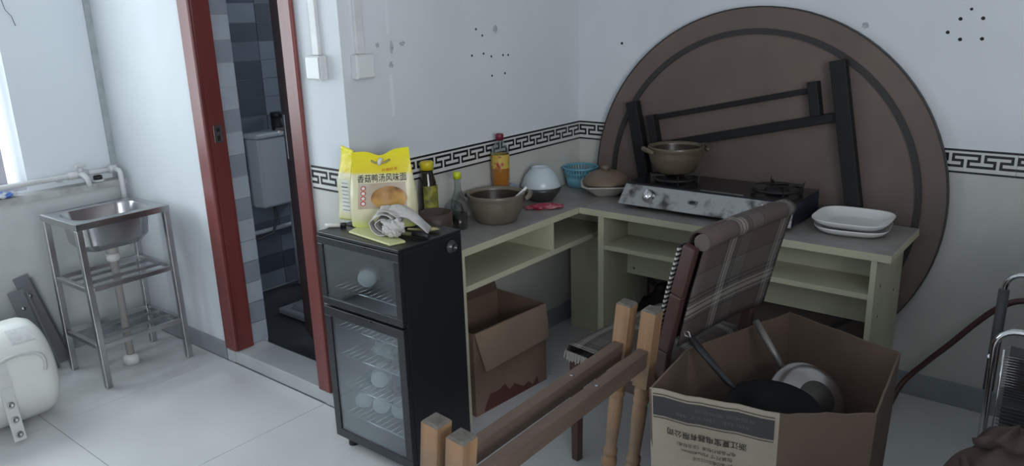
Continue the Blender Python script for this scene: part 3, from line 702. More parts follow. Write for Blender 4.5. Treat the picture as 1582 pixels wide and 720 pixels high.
cr = nt.nodes.new('ShaderNodeValToRGB'); e = cr.color_ramp.elements
e[0].position = 0; e[0].color = (.62, .66, .16, 1); e[1].position = .12; e[1].color = (.66, .62, .40, 1)
for pos, c in ((.66, (.68, .64, .42)), (.70, (.72, .58, .02)), (1, (.78, .70, .0))):
    q = cr.color_ramp.elements.new(pos); q.color = (*c, 1)
nt.links.new(mr.outputs[0], cr.inputs[0]); nt.links.new(cr.outputs[0], b.inputs['Base Color'])
nz = nt.nodes.new('ShaderNodeTexNoise'); nz.inputs['Scale'].default_value = 28; nt.links.new(tc.outputs['Object'], nz.inputs[0])
bp = nt.nodes.new('ShaderNodeBump'); bp.inputs['Strength'].default_value = .35; bp.inputs['Distance'].default_value = .01; nt.links.new(nz.outputs[0], bp.inputs['Height']); nt.links.new(bp.outputs[0], b.inputs['Normal'])
nb.grid(lambda s_, t_: bfront(2*s_-1, t_), NU, NV)
nb.grid(lambda s_, t_: (lambda q: (q[0], -q[1], q[2]))(bfront(1-2*s_, t_)), NU, NV)
def side(sg, cav):
    def fn(s_, t_):
        a = bfront(sg, t_); y = a[1]*(1-2*s_)
        return (a[0]-sg*cav*math.sin(math.pi*s_)*min(1, t_*1.6), y, a[2])
    return fn
nb.grid(side(1, .012), 6, NV); nb.grid(lambda s_, t_: side(-1, .012)(1-s_, t_), 6, NV)
nb.build('pouch', YEL, ng)
# side gusset that sticks out like an ear at the top left, cream with small print
MB().grid(lambda s_, t_: (-bagw(t_)+.004-.066*s_*(1-.2*t_)+.003*math.sin(8*t_), .004+.036*s_-.004*math.cos(11*t_)*s_, .012+.262*t_+.014*s_*(t_ > .8)*(t_-.8)*5), 8, 26).build('gusset', YEL, ng, solid=.002)
PRINTW = mat('print_white', (.66, .66, .6), .4)
REDI = mat('red_ink', (.5, .03, .02), .5); ORI = mat('orange_ink', (.55, .16, .01), .5); BRI = mat('black_ink', (.015, .012, .01), .5)
fnb = lambda off: (lambda u, v: bfront(u/BW, v/BH, off))
FOOD = mat('noodle_photo', (.50, .27, .07), .4, col2=(.14, .05, .02), scale=16, thr=(.42, .66), detail=5)
PANELM = mat('photo_ground', (.42, .33, .24), .4, col2=(.52, .45, .36), scale=9)
MB().grid(lambda s_, t_: bfront(-.72+1.5*s_, .25+.33*t_, .0012), 16, 10).build('photo_panel', PANELM, ng)
MB().grid(lambda s_, t_: bfront(.24+.56*s_*math.cos(2*math.pi*t_), .385+.15*s_*math.sin(2*math.pi*t_), .0030), 8, 36).build('photo_dish', FOOD, ng)
text_to('lettering', '香菇鸭汤风味面', .030, lambda u, v: fnb(.0016)(u+.004, v+BH*.635), BRI, ng, .0002, .188)
text_to('small_lettering', '好面好汤', .013, lambda u, v: fnb(.0016)(u+.035, v+BH*.745), REDI, ng, 0, .06)
for k in range(4):
    c_ = (-.56, .52-.066*k)
    MB().add([bfront(*c_, .002)]+[bfront(c_[0]+.085*math.cos(2*math.pi*j/14), c_[1]+.031*math.sin(2*math.pi*j/14), .002) for j in range(14)], [(0, j+1, (j+1) % 14+1) for j in range(14)]).build('red_seal', REDI, ng)
    MB().add([bfront(*c_, .0026)]+[bfront(c_[0]+.055*math.cos(2*math.pi*j/14), c_[1]+.020*math.sin(2*math.pi*j/14), .0026) for j in range(14)], [(0, j+1, (j+1) % 14+1) for j in range(14)]).build('seal_centre', PRINTW, ng)
MB().tube([bfront(-.32, .885, .0), bfront(-.2, .87, .006), bfront(.0, .868, .008), bfront(.2, .87, .006), bfront(.32, .885, 0)], .004, 8).build('handle_strap', mat('dark_hole_strap', (.35, .30, .12), .5), ng)
MB().tube([bfront(-.04, .84, .009), bfront(-.02, .9, .011), bfront(.05, .955, .006)], [.006, .008, .007], 8).build('white_tie', PRINTW, ng)
gl = MB()
for k in range(9): gl.box(-BW-.030, -BW-.010, 0, .0, .08+.011*k, .084+.011*k)
def gp(s_, t_): return Vector((-bagw(t_)+.004-.066*s_*(1-.2*t_)+.003*math.sin(8*t_)-.0008, .004+.036*s_-.004*math.cos(11*t_)*s_-.0026, .012+.262*t_))
gt = MB().grid(lambda s_, t_: gp(.2+.6*s_, .12+.46*t_), 3, 12).build('fine_print_panel', PRINTW, ng)
for k in range(8):
    a = .14+.055*k
    MB().add([gp(.25, a)+Vector((-.0005, -.001, 0)), gp(.72, a)+Vector((-.0005, -.001, 0)), gp(.72, a+.014)+Vector((-.0005, -.001, 0)), gp(.25, a+.014)+Vector((-.0005, -.001, 0))], [(0, 1, 2, 3)]).build('fine_print_line', BRI if k == 6 else mat('grey_ink', (.3, .3, .28), .6), gt)
# rolled white cloth
CLO = mat('white_rag', (.60, .585, .56), .95, col2=(.50, .485, .46), scale=14, bump=.5, bscale=55)
cl = thing('kitchen_rag', 'rolled white kitchen rag lying in front of the noodle bag', 'cloth', (.315, -1.585, BZ+.0105), R(38))
def rollf(s_, t_):     # spiral roll, axis pointing to the viewer
    a = 2*math.pi*(.15+2.15*s_); r = .014+.034*s_**.8
    r *= 1+.16*noise.noise(Vector((math.cos(a)*1.6, math.sin(a)*1.6, t_*2.2)))
    y = -.045+.085*t_ + .010*noise.noise(Vector((a*.9, t_*3, 2)))
    return (-.052+r*math.cos(a)*1.25, y, max(.0005, .041+r*math.sin(a)*.9))
MB().grid(rollf, 90, 14).build('roll', CLO, cl, solid=.003)
def drapef(s_, t_):
    x = -.035+.135*s_; y = -.03+.09*t_
    z = .092*(1-s_**2.4)*(1-.35*abs(2*t_-1)**2)+.012*noise.noise(Vector((x*30, y*30, 1)))*(1-s_)+.004
    return (x, y+.012*math.sin(5*s_), max(z, .001))
MB().grid(drapef, 30, 18).build('loose_end', CLO, cl, solid=.003)
bl2 = crumple(MB(), .034, .026, .030, 31, .55, 26, fr=2.6).build('tuft', CLO, cl); bl2.location = (-.018, -.055, .002)
# pale green board under the rag, knife, wooden spoon, pen
bo = MB().prism([(0, 0), (.245, -.03), (.262, .028), (.02, .10), (-.02, .055)], 0, .008).build('cutting_board', mat('pale_green_plastic', (.58, .60, .30), .4), None, .002)
bo.location = (.135, -1.672, BZ); tag(bo, 'thin pale green cutting board sticking out under the noodle bag', 'cutting board')
kf = thing('kitchen_knife', 'black-handled kitchen knife lying beside the white rag', 'knife', (.36, -1.575, BZ), R(8))
MB().box(-.075, .002, -.018, .014, .006, .008).build('blade', STEEL, kf); MB().tube([(.002, 0, .0105), (.03, -.001, .0115), (.075, -.004, .0105)], [.0085, .0105, .009], 10).build('handle', BLACKM, kf)
ws = thing('wooden_spoon', 'pale wooden spoon head beyond the knife on the cabinet top', 'spoon', (.372, -1.50, BZ), R(30))
MB().lathe([(0, .004), (.022, .006), (.03, .012), (.026, .009), (0, .007)], 24).xf(Matrix.Diagonal((1.25, .8, 1, 1))).build('bowl', mat('pale_spoon_wood', (.52, .46, .26), .6), ws)
MB().tube([(-.03, 0, .008), (-.085, .01, .007)], .004, 8).build('handle', MATS['pale_spoon_wood'], ws)
pn = thing('marker_pen', 'white marker pen lying at the left edge of cabinet top', 'pen', (.028, -1.648, BZ), R(40))
MB().tube([(-.035, 0, .008), (.02, 0, .008)], .008, 10).build('barrel', PRINTW, pn); MB().tube([(.0203, 0, .008), (.04, 0, .008)], .0085, 10).build('cap', BLACKM, pn)
pm = MB().prism([(0, 0), (.05, .0), (.075, .04), (.02, .045)], 0, .004).build('plastic_sheet', BLACKM); pm.location = (.02, -1.605, BZ); tag(pm, 'small black plastic flap behind the white pen', 'plastic flap')

# ================================================================== THINGS ON THE SIDE DESK
ZW = .7506
CLR = glass('bottle_glass', (.82, .86, .84), .28, .05)
DKL = mat('soy_sauce', (.012, .008, .006), .12)
YCAP = mat('yellow_green_cap', (.55, .60, .02), .35); YC2 = mat('yellow_cap', (.62, .50, .02), .4)
b1 = thing('soy_sauce_bottle', 'clear glass soy sauce bottle with yellow cap, a third full', 'bottle', (.125, -1.085, ZW))
MB().lathe([(0, 0), (.033, 0), (.036, .004), (.036, .10), (.031, .128), (.019, .158), (.0135, .175), (.0135, .214), (.0, .214)], 28).build('glass_body', CLR, b1)
MB().lathe([(0, .003), (.0325, .003), (.0345, .006), (.0345, .068), (0, .068)], 28).build('sauce', DKL, b1)
MB().lathe([(.0145, .2145), (.0165, .2145), (.0165, .24), (.012, .243), (0, .243)], 20).build('cap', YCAP, b1)
MB().grid(lambda s_, t_: (.0366*math.cos(R(-150+55*s_)), .0366*math.sin(R(-150+55*s_)), .02+.06*t_), 10, 2).build('label', mat('pale_label', (.35, .34, .14), .5), b1)
b2 = thing('dark_bottle', 'dark sauce bottle with yellow cap and yellow label by the wall', 'bottle', (.052, -1.183, ZW))
MB().lathe([(0, 0), (.036, 0), (.038, .004), (.038, .17), (.033, .215), (.024, .245), (.024, .262), (0, .262)], 28).build('body', mat('dark_bottle_glass', (.018, .016, .012), .12), b2)
MB().grid(lambda s_, t_: (.0386*math.cos(R(-75+120*s_)), .0386*math.sin(R(-75+120*s_)), .09+.11*t_), 16, 4).build('label', mat('olive_label', (.36, .33, .05), .5, col2=(.12, .12, .03), scale=40), b2)
MB().lathe([(.026, .2625), (.028, .2625), (.028, .292), (.025, .296), (0, .296)], 24).build('cap', YC2, b2)
b3 = thing('oil_bottle', 'clear plastic bottle of amber oil with a red cap', 'bottle', (.056, -.722, ZW))
OIL = mat('amber_oil', (.33, .13, .022), .15, coat=.3)
MB().lathe([(0, 0), (.036, 0), (.04, .006), (.041, .09), (.037, .115), (.041, .14), (.041, .20), (.040, .205), (0, .205)], 32).build('oil', OIL, b3)
MB().lathe([(.0405, .2055), (.041, .25), (.038, .275), (.022, .302), (.014, .312), (.014, .325)], 32).build('shoulder', CLR, b3)
MB().grid(lambda s_, t_: (.0422*math.cos(2*math.pi*s_), .0422*math.sin(2*math.pi*s_), .192+.062*t_), 32, 3).build('label', mat('yellow_red_label', (.55, .40, .08), .45, col2=(.35, .05, .04), scale=36, thr=(.5, .62)), b3)
MB().lathe([(.0145, .3155), (.018, .3155), (.018, .343), (.015, .346), (0, .346)], 20).build('cap', mat('dark_red_cap', (.16, .012, .03), .4), b3)
bwl = MB().lathe([(0, 0), (.045, 0), (.052, .004), (.066, .06), (.068, .115), (.064, .115), (.06, .06), (.045, .012), (0, .01)], 32).build('clay_bowl', mat('dark_brown_clay', (.075, .05, .04), .5, col2=(.06, .04, .03), scale=9)); bwl.location = (.155, -1.255, ZW)
tag(bwl, 'dark brown clay bowl behind the rag at the desk end', 'bowl')
o = crumple(MB(), .042, .035, .048, 9, .35, 26).build('clear_bag', glass('clear_film', (.84, .86, .86), .35, .12)); o.location = (.052, -1.035, ZW); tag(o, 'crumpled clear plastic bag behind the soy sauce bottle', 'bag')
db = MB().lathe([(0, 0), (.055, 0), (.06, .005), (.09, .045), (.098, .068), (.095, .068), (.086, .045), (.055, .01), (0, .008)], 40).build('dark_bowl', mat('dark_grey_glaze', (.05, .047, .045), .35)); db.location = (.108, -.488, ZW)
tag(db, 'dark grey bowl underneath the upturned white bowl', 'bowl')
wbw = MB().lathe([(.096, .0), (.097, .003), (.078, .045), (.056, .075), (.047, .08), (.046, .09), (.041, .09), (.040, .082), (0, .08)], 40).build('white_bowl', mat('pale_blue_china', (.55, .62, .66), .25)); wbw.location = (.108, -.488, ZW+.069)
tag(wbw, 'white bowl turned upside down over the dark bowl', 'bowl')
wrp = crumple(MB(), .03, .03, .05, 14, .4, 18).build('plastic_wrapper', mat('blue_film', (.40, .46, .52), .3, col2=(.18, .24, .38), scale=22)); wrp.location = (.042, -.632, ZW); tag(wrp, 'bluish plastic wrapper between oil bottle and white bowl', 'wrapper')
# blue basket with slots
bk = thing('plastic_basket', 'light blue plastic basket in the desk corner', 'basket', (.098, -.140, ZW))
BLU = mat('light_blue_plastic', (.14, .36, .46), .4)
MB().lathe([(0, 0), (.060, 0), (.065, .004), (.075, .05), (.071, .05), (.058, .008), (0, .006)], 40).build('bowl', BLU, bk)
MB().lathe([(.086, .092), (.091, .094), (.092, .102), (.087, .104), (.085, .098)], 40).build('rim', BLU, bk)
for k in range(36):
    a = 2*math.pi*k/36; c_, s_ = math.cos(a), math.sin(a)
    MB().bar((c_*.073, s_*.073, .0502), (c_*.0865, s_*.0865, .0935), .006, .0025, (c_, s_, 0)).build('slat', BLU, bk)
MB().lathe([(.080, .07), (.0825, .07), (.0825, .074), (.080, .074)], 40).build('hoop', BLU, bk)
gsv = MB()
for k in range(6): gsv.box(.018+.011*k, .021+.011*k, -.0015, .0015, 0, .09)
for k in range(6): gsv.box(.015, .08, -.0012, .0012, .008+.014*k, .0105+.014*k)
# square dish with clay lid
ds = MB().lathe([(0, 0), (.05, 0), (.055, .003), (.11, .05), (.122, .056), (.120, .059), (.106, .054), (.05, .009), (0, .007)], 64, sq=6).build('square_dish', mat('cream_china', (.55, .53, .47), .25, coat=.2)); ds.location = (.308, -.232, ZW); ds.rotation_euler = (0, 0, R(35))
tag(ds, 'cream square dish with upturned corners under the clay lid', 'dish')
ld = thing('casserole_dome', 'round brown clay pot lid with knob resting on the square dish', 'lid', (.308, -.232, ZW+.0605), 0, None, (R(3), 0, 0))
LIDC = mat('lid_clay', (.20, .145, .10), .45, col2=(.165, .12, .082), scale=9)
MB().lathe([(.092, .0), (.112, .004), (.113, .010), (.106, .014), (.106, .022), (.100, .026), (.078, .045), (.045, .056), (.02, .06), (0, .06)], 48).build('dome', LIDC, ld)
MB().lathe([(.014, .0605), (.016, .066), (.02, .07), (.02, .078), (.012, .082), (0, .082)], 20).build('knob', LIDC, ld)
ws2 = MB().lathe([(0, .003), (.018, .004), (.026, .012), (.024, .009), (0, .0)], 20).xf(Matrix.Diagonal((1.5, .7, 1, 1))).build('soup_spoon', CH); ws2.location = (.395, -.135, ZW+.058)
o = crumple(MB(), .085, .024, .013, 17, .3, 30, fr=3).build('red_packet', mat('red_film_packet', (.30, .02, .045), .25, col2=(.5, .2, .22), scale=34, thr=(.5, .72))); o.location = (.228, -.625, ZW); o.rotation_euler = (0, 0, R(42)); tag(o, 'shiny red plastic packet lying in front of the white bowl', 'packet')
bpy.data.objects.remove(ws2)

# ================================================================== CARTON UNDER THE SIDE DESK
cx_ = thing('cardboard_box', 'open brown cardboard box with folded-down flap under the side desk', 'box', (.182, -1.005, 0), R(-4))
a_, b__, h_ = .148, .225, .372; t = .004
for nm, bx in (('front_wall', (a_-t, a_, -b__, b__, .004, h_)), ('back_wall', (-a_, -a_+t, -b__, b__, .004, h_)), ('side_wall', (-a_+t, a_-t, -b__, -b__+t, .004, h_)), ('side_wall', (-a_+t, a_-t, b__-t, b__, .004, h_))):
    MB().box(*bx).build(nm, CARD, cx_)
MB().box(-a_, a_, -b__, b__, 0, .0038).build('bottom', CARD, cx_)
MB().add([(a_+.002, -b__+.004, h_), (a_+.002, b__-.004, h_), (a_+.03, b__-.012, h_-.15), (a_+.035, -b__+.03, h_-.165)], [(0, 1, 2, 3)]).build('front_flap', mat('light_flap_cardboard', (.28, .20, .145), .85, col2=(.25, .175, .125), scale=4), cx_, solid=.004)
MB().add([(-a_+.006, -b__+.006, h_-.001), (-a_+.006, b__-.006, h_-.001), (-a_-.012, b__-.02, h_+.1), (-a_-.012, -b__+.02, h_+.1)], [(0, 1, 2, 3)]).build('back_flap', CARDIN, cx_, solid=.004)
stn = MB()
pts = [(-.18, .004)]+[(-.17+.03*k, .03+.035*abs(math.sin(k*1.9))+.025*math.sin(k*.5)) for k in range(12)]+[(.17, .004)]
stn.add([(a_+.0006, y, z) for y, z in pts], [tuple(range(len(pts)))]).build('printed_mark', mat('dark_red_print', (.10, .035, .03), .85), cx_)

# ================================================================== DINING CHAIR
ch = thing('dining_chair', 'reddish wooden chair with plaid fabric seat and backrest, facing left', 'chair', (1.073, -1.078, 0), R(-7.8))
CHW = wood('red_brown_chair_wood', (.062, .030, .027), (.09, .044, .039), .4, (1, 1, .1), 12)
BASE_, B2_, LT_, DK_ = (.100, .072, .064), (.125, .112, .10), (.40, .38, .34), (.018, .017, .018)
PLS = plaid('plaid_seat_fabric', BASE_, B2_, (0, 1), .21, .24, LT_, DK_)
PLB = plaid('plaid_back_fabric', BASE_, B2_, (1, 2), .31, .34, LT_, DK_)
y0, y1 = -.225, .315
for y in (y0+.02, y1-.02):
    MB().bar((-.222, y, .001), (-.222, y, .423), .03, .03, (0, 1, 0), taper=1.3).build('front_leg', CHW, ch, .004)
for y in (y0+.03, y1+.005):
    m = MB(); pr_ = [(.215, 0.001), (.165, .22), (.135, .42), (.15, .56), (.195, .76), (.238, .925)]
    for k in range(len(pr_)-1): m.bar((pr_[k][0], y, pr_[k][1]), (pr_[k+1][0], y, pr_[k+1][1]), .032, .044, (1, 0, 0))
    m.build('rear_post', CHW, ch, .006)
MB().box(-.235, -.21, y0+.037, y1-.037, .365, .4235).build('apron', CHW, ch, .003); MB().box(-.2, .11, y0+.012, y0+.034, .365, .4235).build('apron', CHW, ch, .003); MB().box(-.2, .11, y1-.034, y1-.012, .365, .4235).build('apron', CHW, ch, .003)
def padf(u, v):
    x = -.25+.385*u; y = y0-.005+(y1-y0+.01)*v
    return (x, y, .472+.022*(1-(2*u-1)**4)*(1-(2*v-1)**4)-.03*max(0, (abs(2*u-1)-.93)/.07)**2)
sm2 = MB().grid(padf, 24, 26)
sm2.add([(-.25, y0-.005, .424), (.135, y0-.005, .424), (.135, y1+.005, .424), (-.25, y1+.005, .424), (-.25, y0-.005, .443), (.135, y0-.005, .443), (.135, y1+.005, .443), (-.25, y1+.005, .443)], [(0,3,2,1),(0,1,5,4),(1,2,6,5),(2,3,7,6),(3,0,4,7)])
seat = sm2.build('seat', PLS, ch)
frg = MB(); rnd = random.Random(5)
for k in range(60):
    y = y0+.0+(y1-y0)*k/59; frg.bar((-.252, y, .446), (-.262-rnd.uniform(0, .008), y+rnd.uniform(-.006, .006), .405+rnd.uniform(-.012, .01)), .004, .002, (1, 0, 0))
for k in range(26):
    x = -.25+.17*k/25; frg.bar((x, y0-.006, .446), (x+rnd.uniform(-.004, .004), y0-.012, .412+rnd.uniform(-.008, .008)), .004, .002, (0, 1, 0))
fo = frg.build('fringe', mat('cream_fringe', (.40, .38, .34), .9), seat); fo['kind'] = 'stuff'
# backrest: fabric sleeve wrapped round the two posts, rolled over at the top
def bx_(z): # post centre line
    for k in range(len(pr_)-1):
        if pr_[k][1] <= z <= pr_[k+1][1]: return pr_[k][0]+(pr_[k+1][0]-pr_[k][0])*(z-pr_[k][1])/(pr_[k+1][1]-pr_[k][1])
    return pr_[-1][0]+(z-pr_[-1][1])*.25
ya, yb = y0+.052, y1+.045
bm2 = MB()
prof2 = []
for k in range(13):
    z = .575+.35*k/12; prof2.append((bx_(z)+.028, z))
for k in range(1, 10):
    a = R(180*k/10); prof2.append((bx_(.94)+.005+.032*math.cos(a), .934+.03*math.sin(a)))
for k in range(13):
    z = .925-.37*k/12; prof2.append((bx_(z)-.028, z))
npf = len(prof2)
def sag(v): return -.012*math.sin(math.pi*v)
bm2.grid(lambda u, v: (prof2[int(round(u*(npf-1)))][0]+sag(v), ya+(yb-ya)*v, prof2[int(round(u*(npf-1)))][1]), npf-1, 10)
back = bm2.build('backrest', PLB, ch, solid=.006)
tb = MB().tube([(bx_(.93)+.026, ya-.012, .938), (bx_(.93)+.024, ya+.1, .945), (bx_(.93)+.024, yb-.06, .945), (bx_(.93)+.02, yb+.004, .938)], [.026, .029, .029, .024], 14).build('top_roll', PLB, back)
tr = MB()
for k in range(44):
    z = .565+.36*k/44
    tr.box(bx_(z)-.036, bx_(z)-.031, y0+.012, y0+.051, z, z+.0080, k % 2)
tro = tr.build('front_edging', [mat('cream_trim', (.5, .48, .44), .9), mat('dark_trim', (.02, .02, .02), .9)], back)

# ================================================================== TURNED-LEG FRAMES
PINE = wood('worn_pine', (.36, .21, .11), (.20, .115, .06), .65, (1, 1, .12), 26, dirt=(.17, .14, .11))
ENDG = mat('grey_end_grain', (.17, .15, .125), .85, col2=(.11, .098, .085), scale=40, bump=.2)
RAILW = wood('dull_rail_wood', (.155, .105, .08), (.105, .072, .056), .65, (1, .1, 1), 18)
def leg_frame(name, lab, xtop, y0, y1, ztop, lean):
    t = thing(name, lab, 'table legs', (xtop-math.tan(lean)*ztop+.008, (y0+y1)/2, .004), 0, 'pair of turned table-leg frames', (0, lean, R(1.3)))
    H = ztop/math.cos(lean); s_ = .0245; hy = (y1-y0)/2
    for sg in (-1, 1):
        y = sg*hy; m = MB()
        m.add([(-s_, y-s_, H-.26), (s_, y-s_, H-.26), (s_, y+s_, H-.26), (-s_, y+s_, H-.26), (-s_, y-s_, H-.006), (s_, y-s_, H-.006), (s_, y+s_, H-.006), (-s_, y+s_, H-.006),
               (-s_*.8, y-s_*.8, H), (s_*.8, y-s_*.8, H), (s_*.8, y+s_*.8, H), (-s_*.8, y+s_*.8, H)],
              [(0,3,2,1),(0,1,5,4),(1,2,6,5),(2,3,7,6),(3,0,4,7),(8,9,10,11),(4,5,9,8),(5,6,10,9),(6,7,11,10),(7,4,8,11)])
        for q in (5, 6, 7, 8, 9): m.m[q] = 1
        m.box(-s_, s_, y-s_, y+s_, 0, .16)
        m.lathe([(q*.78, z) for q, z in ((.026, .16), (.031, .175), (.033, .19), (.031, .205), (.024, .215), (.03, .222), (.03, .236), (.023, .246), (.025, .27), (.029, .36), (.030, .42), (.026, .435), (.032, .443), (.032, .455), (.026, .462), (.031, .47), (.031, H-.275), (.026, H-.265), (.024, H-.26))], 24, (0, y, 0))
        m.build('turned_leg', [PINE, ENDG], t, .0015)
    MB().box(-.016, .016, -hy+s_+.0005, hy-s_-.0005, H-.185, H-.127).build('rail', RAILW, t, .003)
    MB().lathe([(0, 0), (.006, 0), (.005, .002), (0, .002)], 10).xf(Matrix.Translation((.004, .13, H-.127)) ).build('screw', STEEL, t)
    return t
leg_frame('table_leg_frame', 'wooden turned-leg frame nearer the black cabinet, of the two standing together', 1.148, -2.297, -1.449, .76, R(6))
leg_frame('table_leg_frame', 'wooden turned-leg frame nearer the carton of pans, of the two standing together', 1.232, -2.307, -1.445, .755, R(6))

# ================================================================== CARTON OF PANS
ZX = .62
hexp = [(1.34, -1.655), (1.675, -1.587), (1.87, -1.447), (1.83, -1.033), (1.455, -.903), (1.308, -1.371)]
cxx = sum(q[0] for q in hexp)/6; cyy = sum(q[1] for q in hexp)/6
pb = thing('appliance_carton', 'large open cardboard carton holding pans, upside-down print on its front', 'box', (cxx, cyy, 0))
top = [Vector((x-cxx, y-cyy, ZX)) for x, y in hexp]; bot = [Vector((q.x*.93, q.y*.93, .004)) for q in top]
def wall_panel(i, m, name, dz=0):
    j = (i+1) % 6
    A, B, Cc, D = bot[i], bot[j], top[j].copy(), top[i].copy()
    nU = 10
    nrm = (B-A).cross(Vector((0, 0, 1))).normalized()
    def fn(u, v):
        q = (A*(1-u)+B*u)*(1-v)+(D*(1-u)+Cc*u)*v
        w_ = math.sin(math.pi*u)
        return q + nrm*(.006*w_*math.sin(math.pi*v)) + Vector((0, 0, .006*noise.noise(Vector((u*5+i, 0, 0)))*v))
    return MB().grid(fn, nU, 8, sm=False).build(name, m, pb, solid=.006), fn, nrm
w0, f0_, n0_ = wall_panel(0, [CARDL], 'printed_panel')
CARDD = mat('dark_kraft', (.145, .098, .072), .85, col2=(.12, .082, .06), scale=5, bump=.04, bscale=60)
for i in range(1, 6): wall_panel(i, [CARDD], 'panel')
MB().prism([(q.x, q.y) for q in bot], 0, .0038).build('bottom', CARD, pb)
def onp(u, v, off=.0015): return f0_(u, v)+n0_*off
def strip(name, u0, u1, d0, d1, m, off=.0015):   # d: distance below rim in metres
    return MB().grid(lambda s_, t_: onp(u0+(u1-u0)*s_, 1-(d1+(d0-d1)*t_)/ZX, off), 10, 2).build(name, m, w0)
strip('print_band', .03, .97, .020, .078, mat('band_ink', (.035, .035, .037), .7))
strip('print_rule', .03, .97, .012, .0145, INK); strip('print_rule', .03, .97, .083, .0855, INK)
LEN = (hexp[1][0]-hexp[0][0])
wid_ = math.hypot(hexp[1][0]-hexp[0][0], hexp[1][1]-hexp[0][1])
def updown(uc, dc):    # lettering turned upside down on the panel
    return lambda x, y: onp(uc-x/wid_, 1-(dc+y)/ZX, .0022)
text_to('lettering', '浙江夏宝电器有限公司', .022, updown(.46, .117), INK, w0, .0003, .215)
text_to('lettering', '电产品执行标准（企业标准）', .0125, updown(.45, .147), INK, w0, 0, .16)
text_to('lettering', '包装尺寸 750x400mm', .0125, updown(.47, .165), INK, w0, 0, .14)
text_to('lettering', '本产品已通过CCC认证', .0125, updown(.52, .184), INK, w0, 0, .11)
PALEI = mat('faded_band_ink', (.10, .10, .10), .8)
text_to('lettering', '客服电话 服务热线', .011, updown(.6, .038), PALEI, w0, 0, .16)
text_to('lettering', '地址 浙江省', .011, updown(.5, .058), PALEI, w0, 0, .2)
# black wok
wk = thing('wok', 'black wok with black handle lying in the carton', 'wok', (1.60, -1.415, .532), 0, None, (R(5), R(6), 0))
MB().lathe([(0, -.07), (.05, -.064), (.095, -.033), (.125, .012), (.128, .012), (.099, -.038), (.052, -.070), (0, -.076)], 48).build('bowl', mat('black_nonstick', (.004, .004, .004), .6, spec=.2), wk)
d_ = Vector((1.318-1.625, -1.375+1.415, 0)).normalized()
hb_ = MB().tube([d_*.122+Vector((0, 0, .008)), d_*.15+Vector((0, 0, .018)), d_*.285+Vector((0, 0, .105))], [.007, .010, .012], 10).build('handle', BLACKM, wk)
MB().tube([d_*.285+Vector((0, 0, .105)), d_*.30+Vector((.0, .012, .114)), d_*.312+Vector((.0, .0, .12)), d_*.30+Vector((0, -.012, .114)), d_*.285+Vector((0, 0, .105))], .002, 6).build('hanging_loop', STEEL, hb_)
fp_ = thing('steel_pan', 'steel frying pan standing on edge in the carton, base outward', 'pan', (1.652, -1.205, .487))
nrm = (CAM-Vector((1.652, -1.205, .487))).normalized(); nrm = (nrm+Vector((.50, .30, .30))).normalized()
M3 = nrm.to_track_quat('Z', 'Y').to_matrix().to_4x4()
MB().lathe([(0, 0), (.055, 0), (.058, -.002), (.085, -.006), (.108, -.022), (.122, -.055), (.126, -.055), (.121, -.058), (.104, -.026), (.08, -.011), (0, -.006)], 48).xf(M3).build('pan_body', mat('pan_steel', (.42, .40, .38), .28, .9, col2=(.34, .32, .30), scale=5), fp_)
MB().lathe([(.02, .0008), (.056, .0008), (.056, .002), (.0, .002)], 40).xf(M3).build('base_disc', mat('dark_base', (.07, .065, .06), .55, .3), fp_)
tgt = Vector((1.425, -1.13, .66))-Vector((1.652, -1.205, .487))
q0 = tgt.normalized()*.115 - nrm*.045
MB().tube([q0, q0*.6+tgt*.4, tgt], [.009, .012, .011], 10).build('handle', mat('handle_steel', (.22, .20, .19), .45, .6), fp_)

# ================================================================== RIGHT SIDE
hs = thing('gas_hose', 'reddish-brown rubber gas hose hanging along the back wall', 'hose', (1.7, -.15, 0))
HPT = [(1.42, -.66, .014), (1.55, -.63, .014), (1.645, -.52, .014), (1.66, -.3, .03), (1.685, -.17, .116), (1.76, -.15, .225), (1.837, -.15, .328), (1.91, -.15, .43), (1.977, -.15, .508), (2.048, -.14, .546), (2.2, -.12, .56), (2.4, -.06, .58)]
def smooth(pts, n=6):
    P_ = [Vector(q) for q in pts]; out = []
    for i in range(len(P_)-1):
        a, b, c, d = P_[max(i-1, 0)], P_[i], P_[i+1], P_[min(i+2, len(P_)-1)]
        for k in range(n):
            t = k/n; out.append(.5*((2*b)+(-a+c)*t+(2*a-5*b+4*c-d)*t*t+(-a+3*b-3*c+d)*t**3))
    return out+[P_[-1]]
MB().tube([q-Vector((1.7, -.15, 0)) for q in smooth(HPT)], .0115, 10).build('tube', mat('red_brown_rubber', (.075, .030, .028), .45), hs)
MB().tube([(.70, .09, .58), (.70, .145, .58)], .016, 10).build('wall_valve', STEEL, hs)
fc = thing('folding_chair', 'folding chair of chrome tube with grey mesh at the right edge', 'folding chair', (2.06, -.9, 0))
def frame_path(x0, x1, yb, yt, zb, zt, r):
    p = [(x0, yb, zb)]
    for k in range(7):
        a = R(180-90*k/6); p.append((x0+r+r*math.cos(a), yt, zt-r+r*math.sin(a)))
    for k in range(7):
        a = R(90-90*k/6); p.append((x1-r+r*math.cos(a), yt, zt-r+r*math.sin(a)))
    return p+[(x1, yb, zb)]
MB().tube(frame_path(-.012, .43, .06, -.03, .012, .715, .055), .0095, 10).build('front_frame', CHROME, fc)
MB().tube(frame_path(-.055, .42, .44, .49, .012, .725, .055), .0095, 10).build('back_frame', CHROME, fc)
GM = mat('grey_mesh_fabric', (.085, .088, .094), .6)
MB().tube([(-.055, .462, .30), (-.055, .488, .665)], .0165, 10).build('sleeve', GM, fc)
for k in range(26):
    z = .60-.0085*k if k < 16 else .44-.012*(k-16)
    MB().tube([(.012, .06, z), (.42, .06, z)], .0022, 5).build('mesh_wire', CHROME if k < 12 else STEELDK, fc)
MB().tube([(.006, .06, .62), (.006, .06, .33), (.42, .06, .33)], .004, 6).build('mesh_border', CHROME, fc)
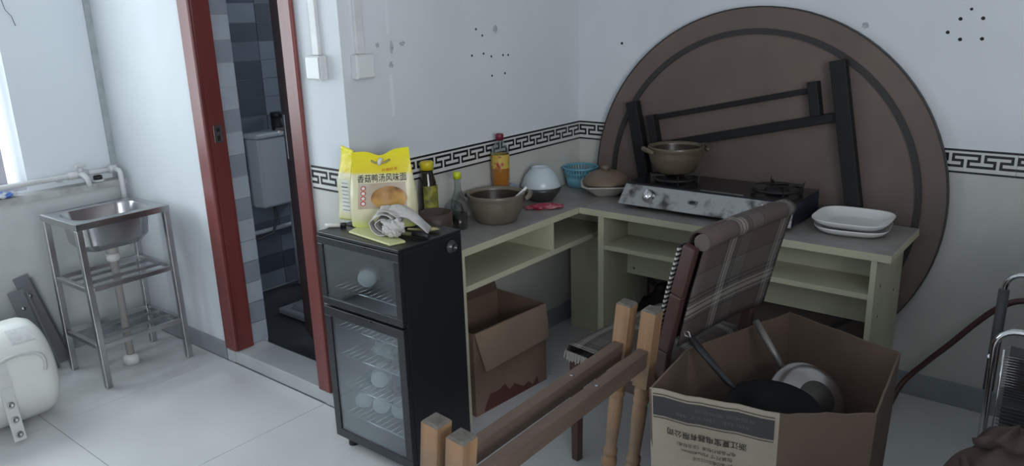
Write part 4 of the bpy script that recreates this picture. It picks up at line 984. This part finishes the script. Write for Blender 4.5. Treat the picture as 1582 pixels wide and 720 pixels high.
MB().box(.02, .42, .07, .075, .04, .63).build('mesh_panel', GM, fc)
MB().tube([(-.002, .02, .352), (.43, .02, .352)], .0045, 8).build('cross_wire', CHROME, fc)
MB().tube([(-.02, -.015, .62), (-.02, .04, .60)], .007, 8).build('pivot', CHROME, fc)
bgm = thing('fabric_bag', 'slumped brown suede bag at the lower right corner', 'bag', (2.150, -1.140, 0), R(20))
BSU = mat('brown_suede', (.15, .105, .088), .9, col2=(.11, .078, .066), scale=7, bump=.3, bscale=120)
def bagfn(u, v):
    a = 2*math.pi*u; k = (math.sin(math.pi*min(1, v*1.08+.0))**.35 if v < .92 else max(0.0, (1-v)/.08)**.6*.66) if v > .06 else v/.06*.75
    d = Vector((math.cos(a), math.sin(a), v*2)); r = .165*k*(1+.10*noise.noise(d*1.2)+.03*noise.noise(d*4))
    z = .52*v+(.03*noise.noise(d*1.8+Vector((5, 0, 0))) if v > .5 else 0)
    return (r*math.cos(a)*1.15, r*math.sin(a)*.8, max(.001, z))
MB().grid(bagfn, 48, 36).build('body', BSU, bgm)
MB().tube([(-.13, -.05, .45), (-.12, -.1, .41), (-.05, -.14, .34), (.06, -.145, .30)], [.012, .014, .014, .01], 8).build('strap', BSU, bgm)
# row of cabinets added out of view to shade the low right-hand corner
SCW = wood('dark_cabinet_wood', (.06, .04, .03), (.09, .06, .045), .5, (1, 1, .08), 12)
for cy_, lab in ((-.80, 'unseen dark cabinet added for shade right of the folding chair, end at the back wall'), (-2.28, 'unseen dark cabinet added for shade right of the folding chair, end near the camera')):
    sc = thing('shade_cabinet', lab, 'cabinet', (3.0, cy_, 0), 0, 'added shade cabinets along the right side')
    MB().box(-.25, .25, -.7, .7, .06, 1.17).build('body', SCW, sc, .004)
    MB().box(-.24, .24, -.68, .68, 0, .0595).build('plinth', SCW, sc)
    MB().box(-.27, .27, -.72, .72, 1.1705, 1.2).build('top', SCW, sc, .004)
    for y in (-.47, 0, .47):
        d = MB().box(-.272, -.2505, y-.22, y+.22, .09, 1.14).build('door', SCW, sc, .004); MB().box(-.285, -.2725, y+.17, y+.182, .5, .6).build('handle', STEEL, d)
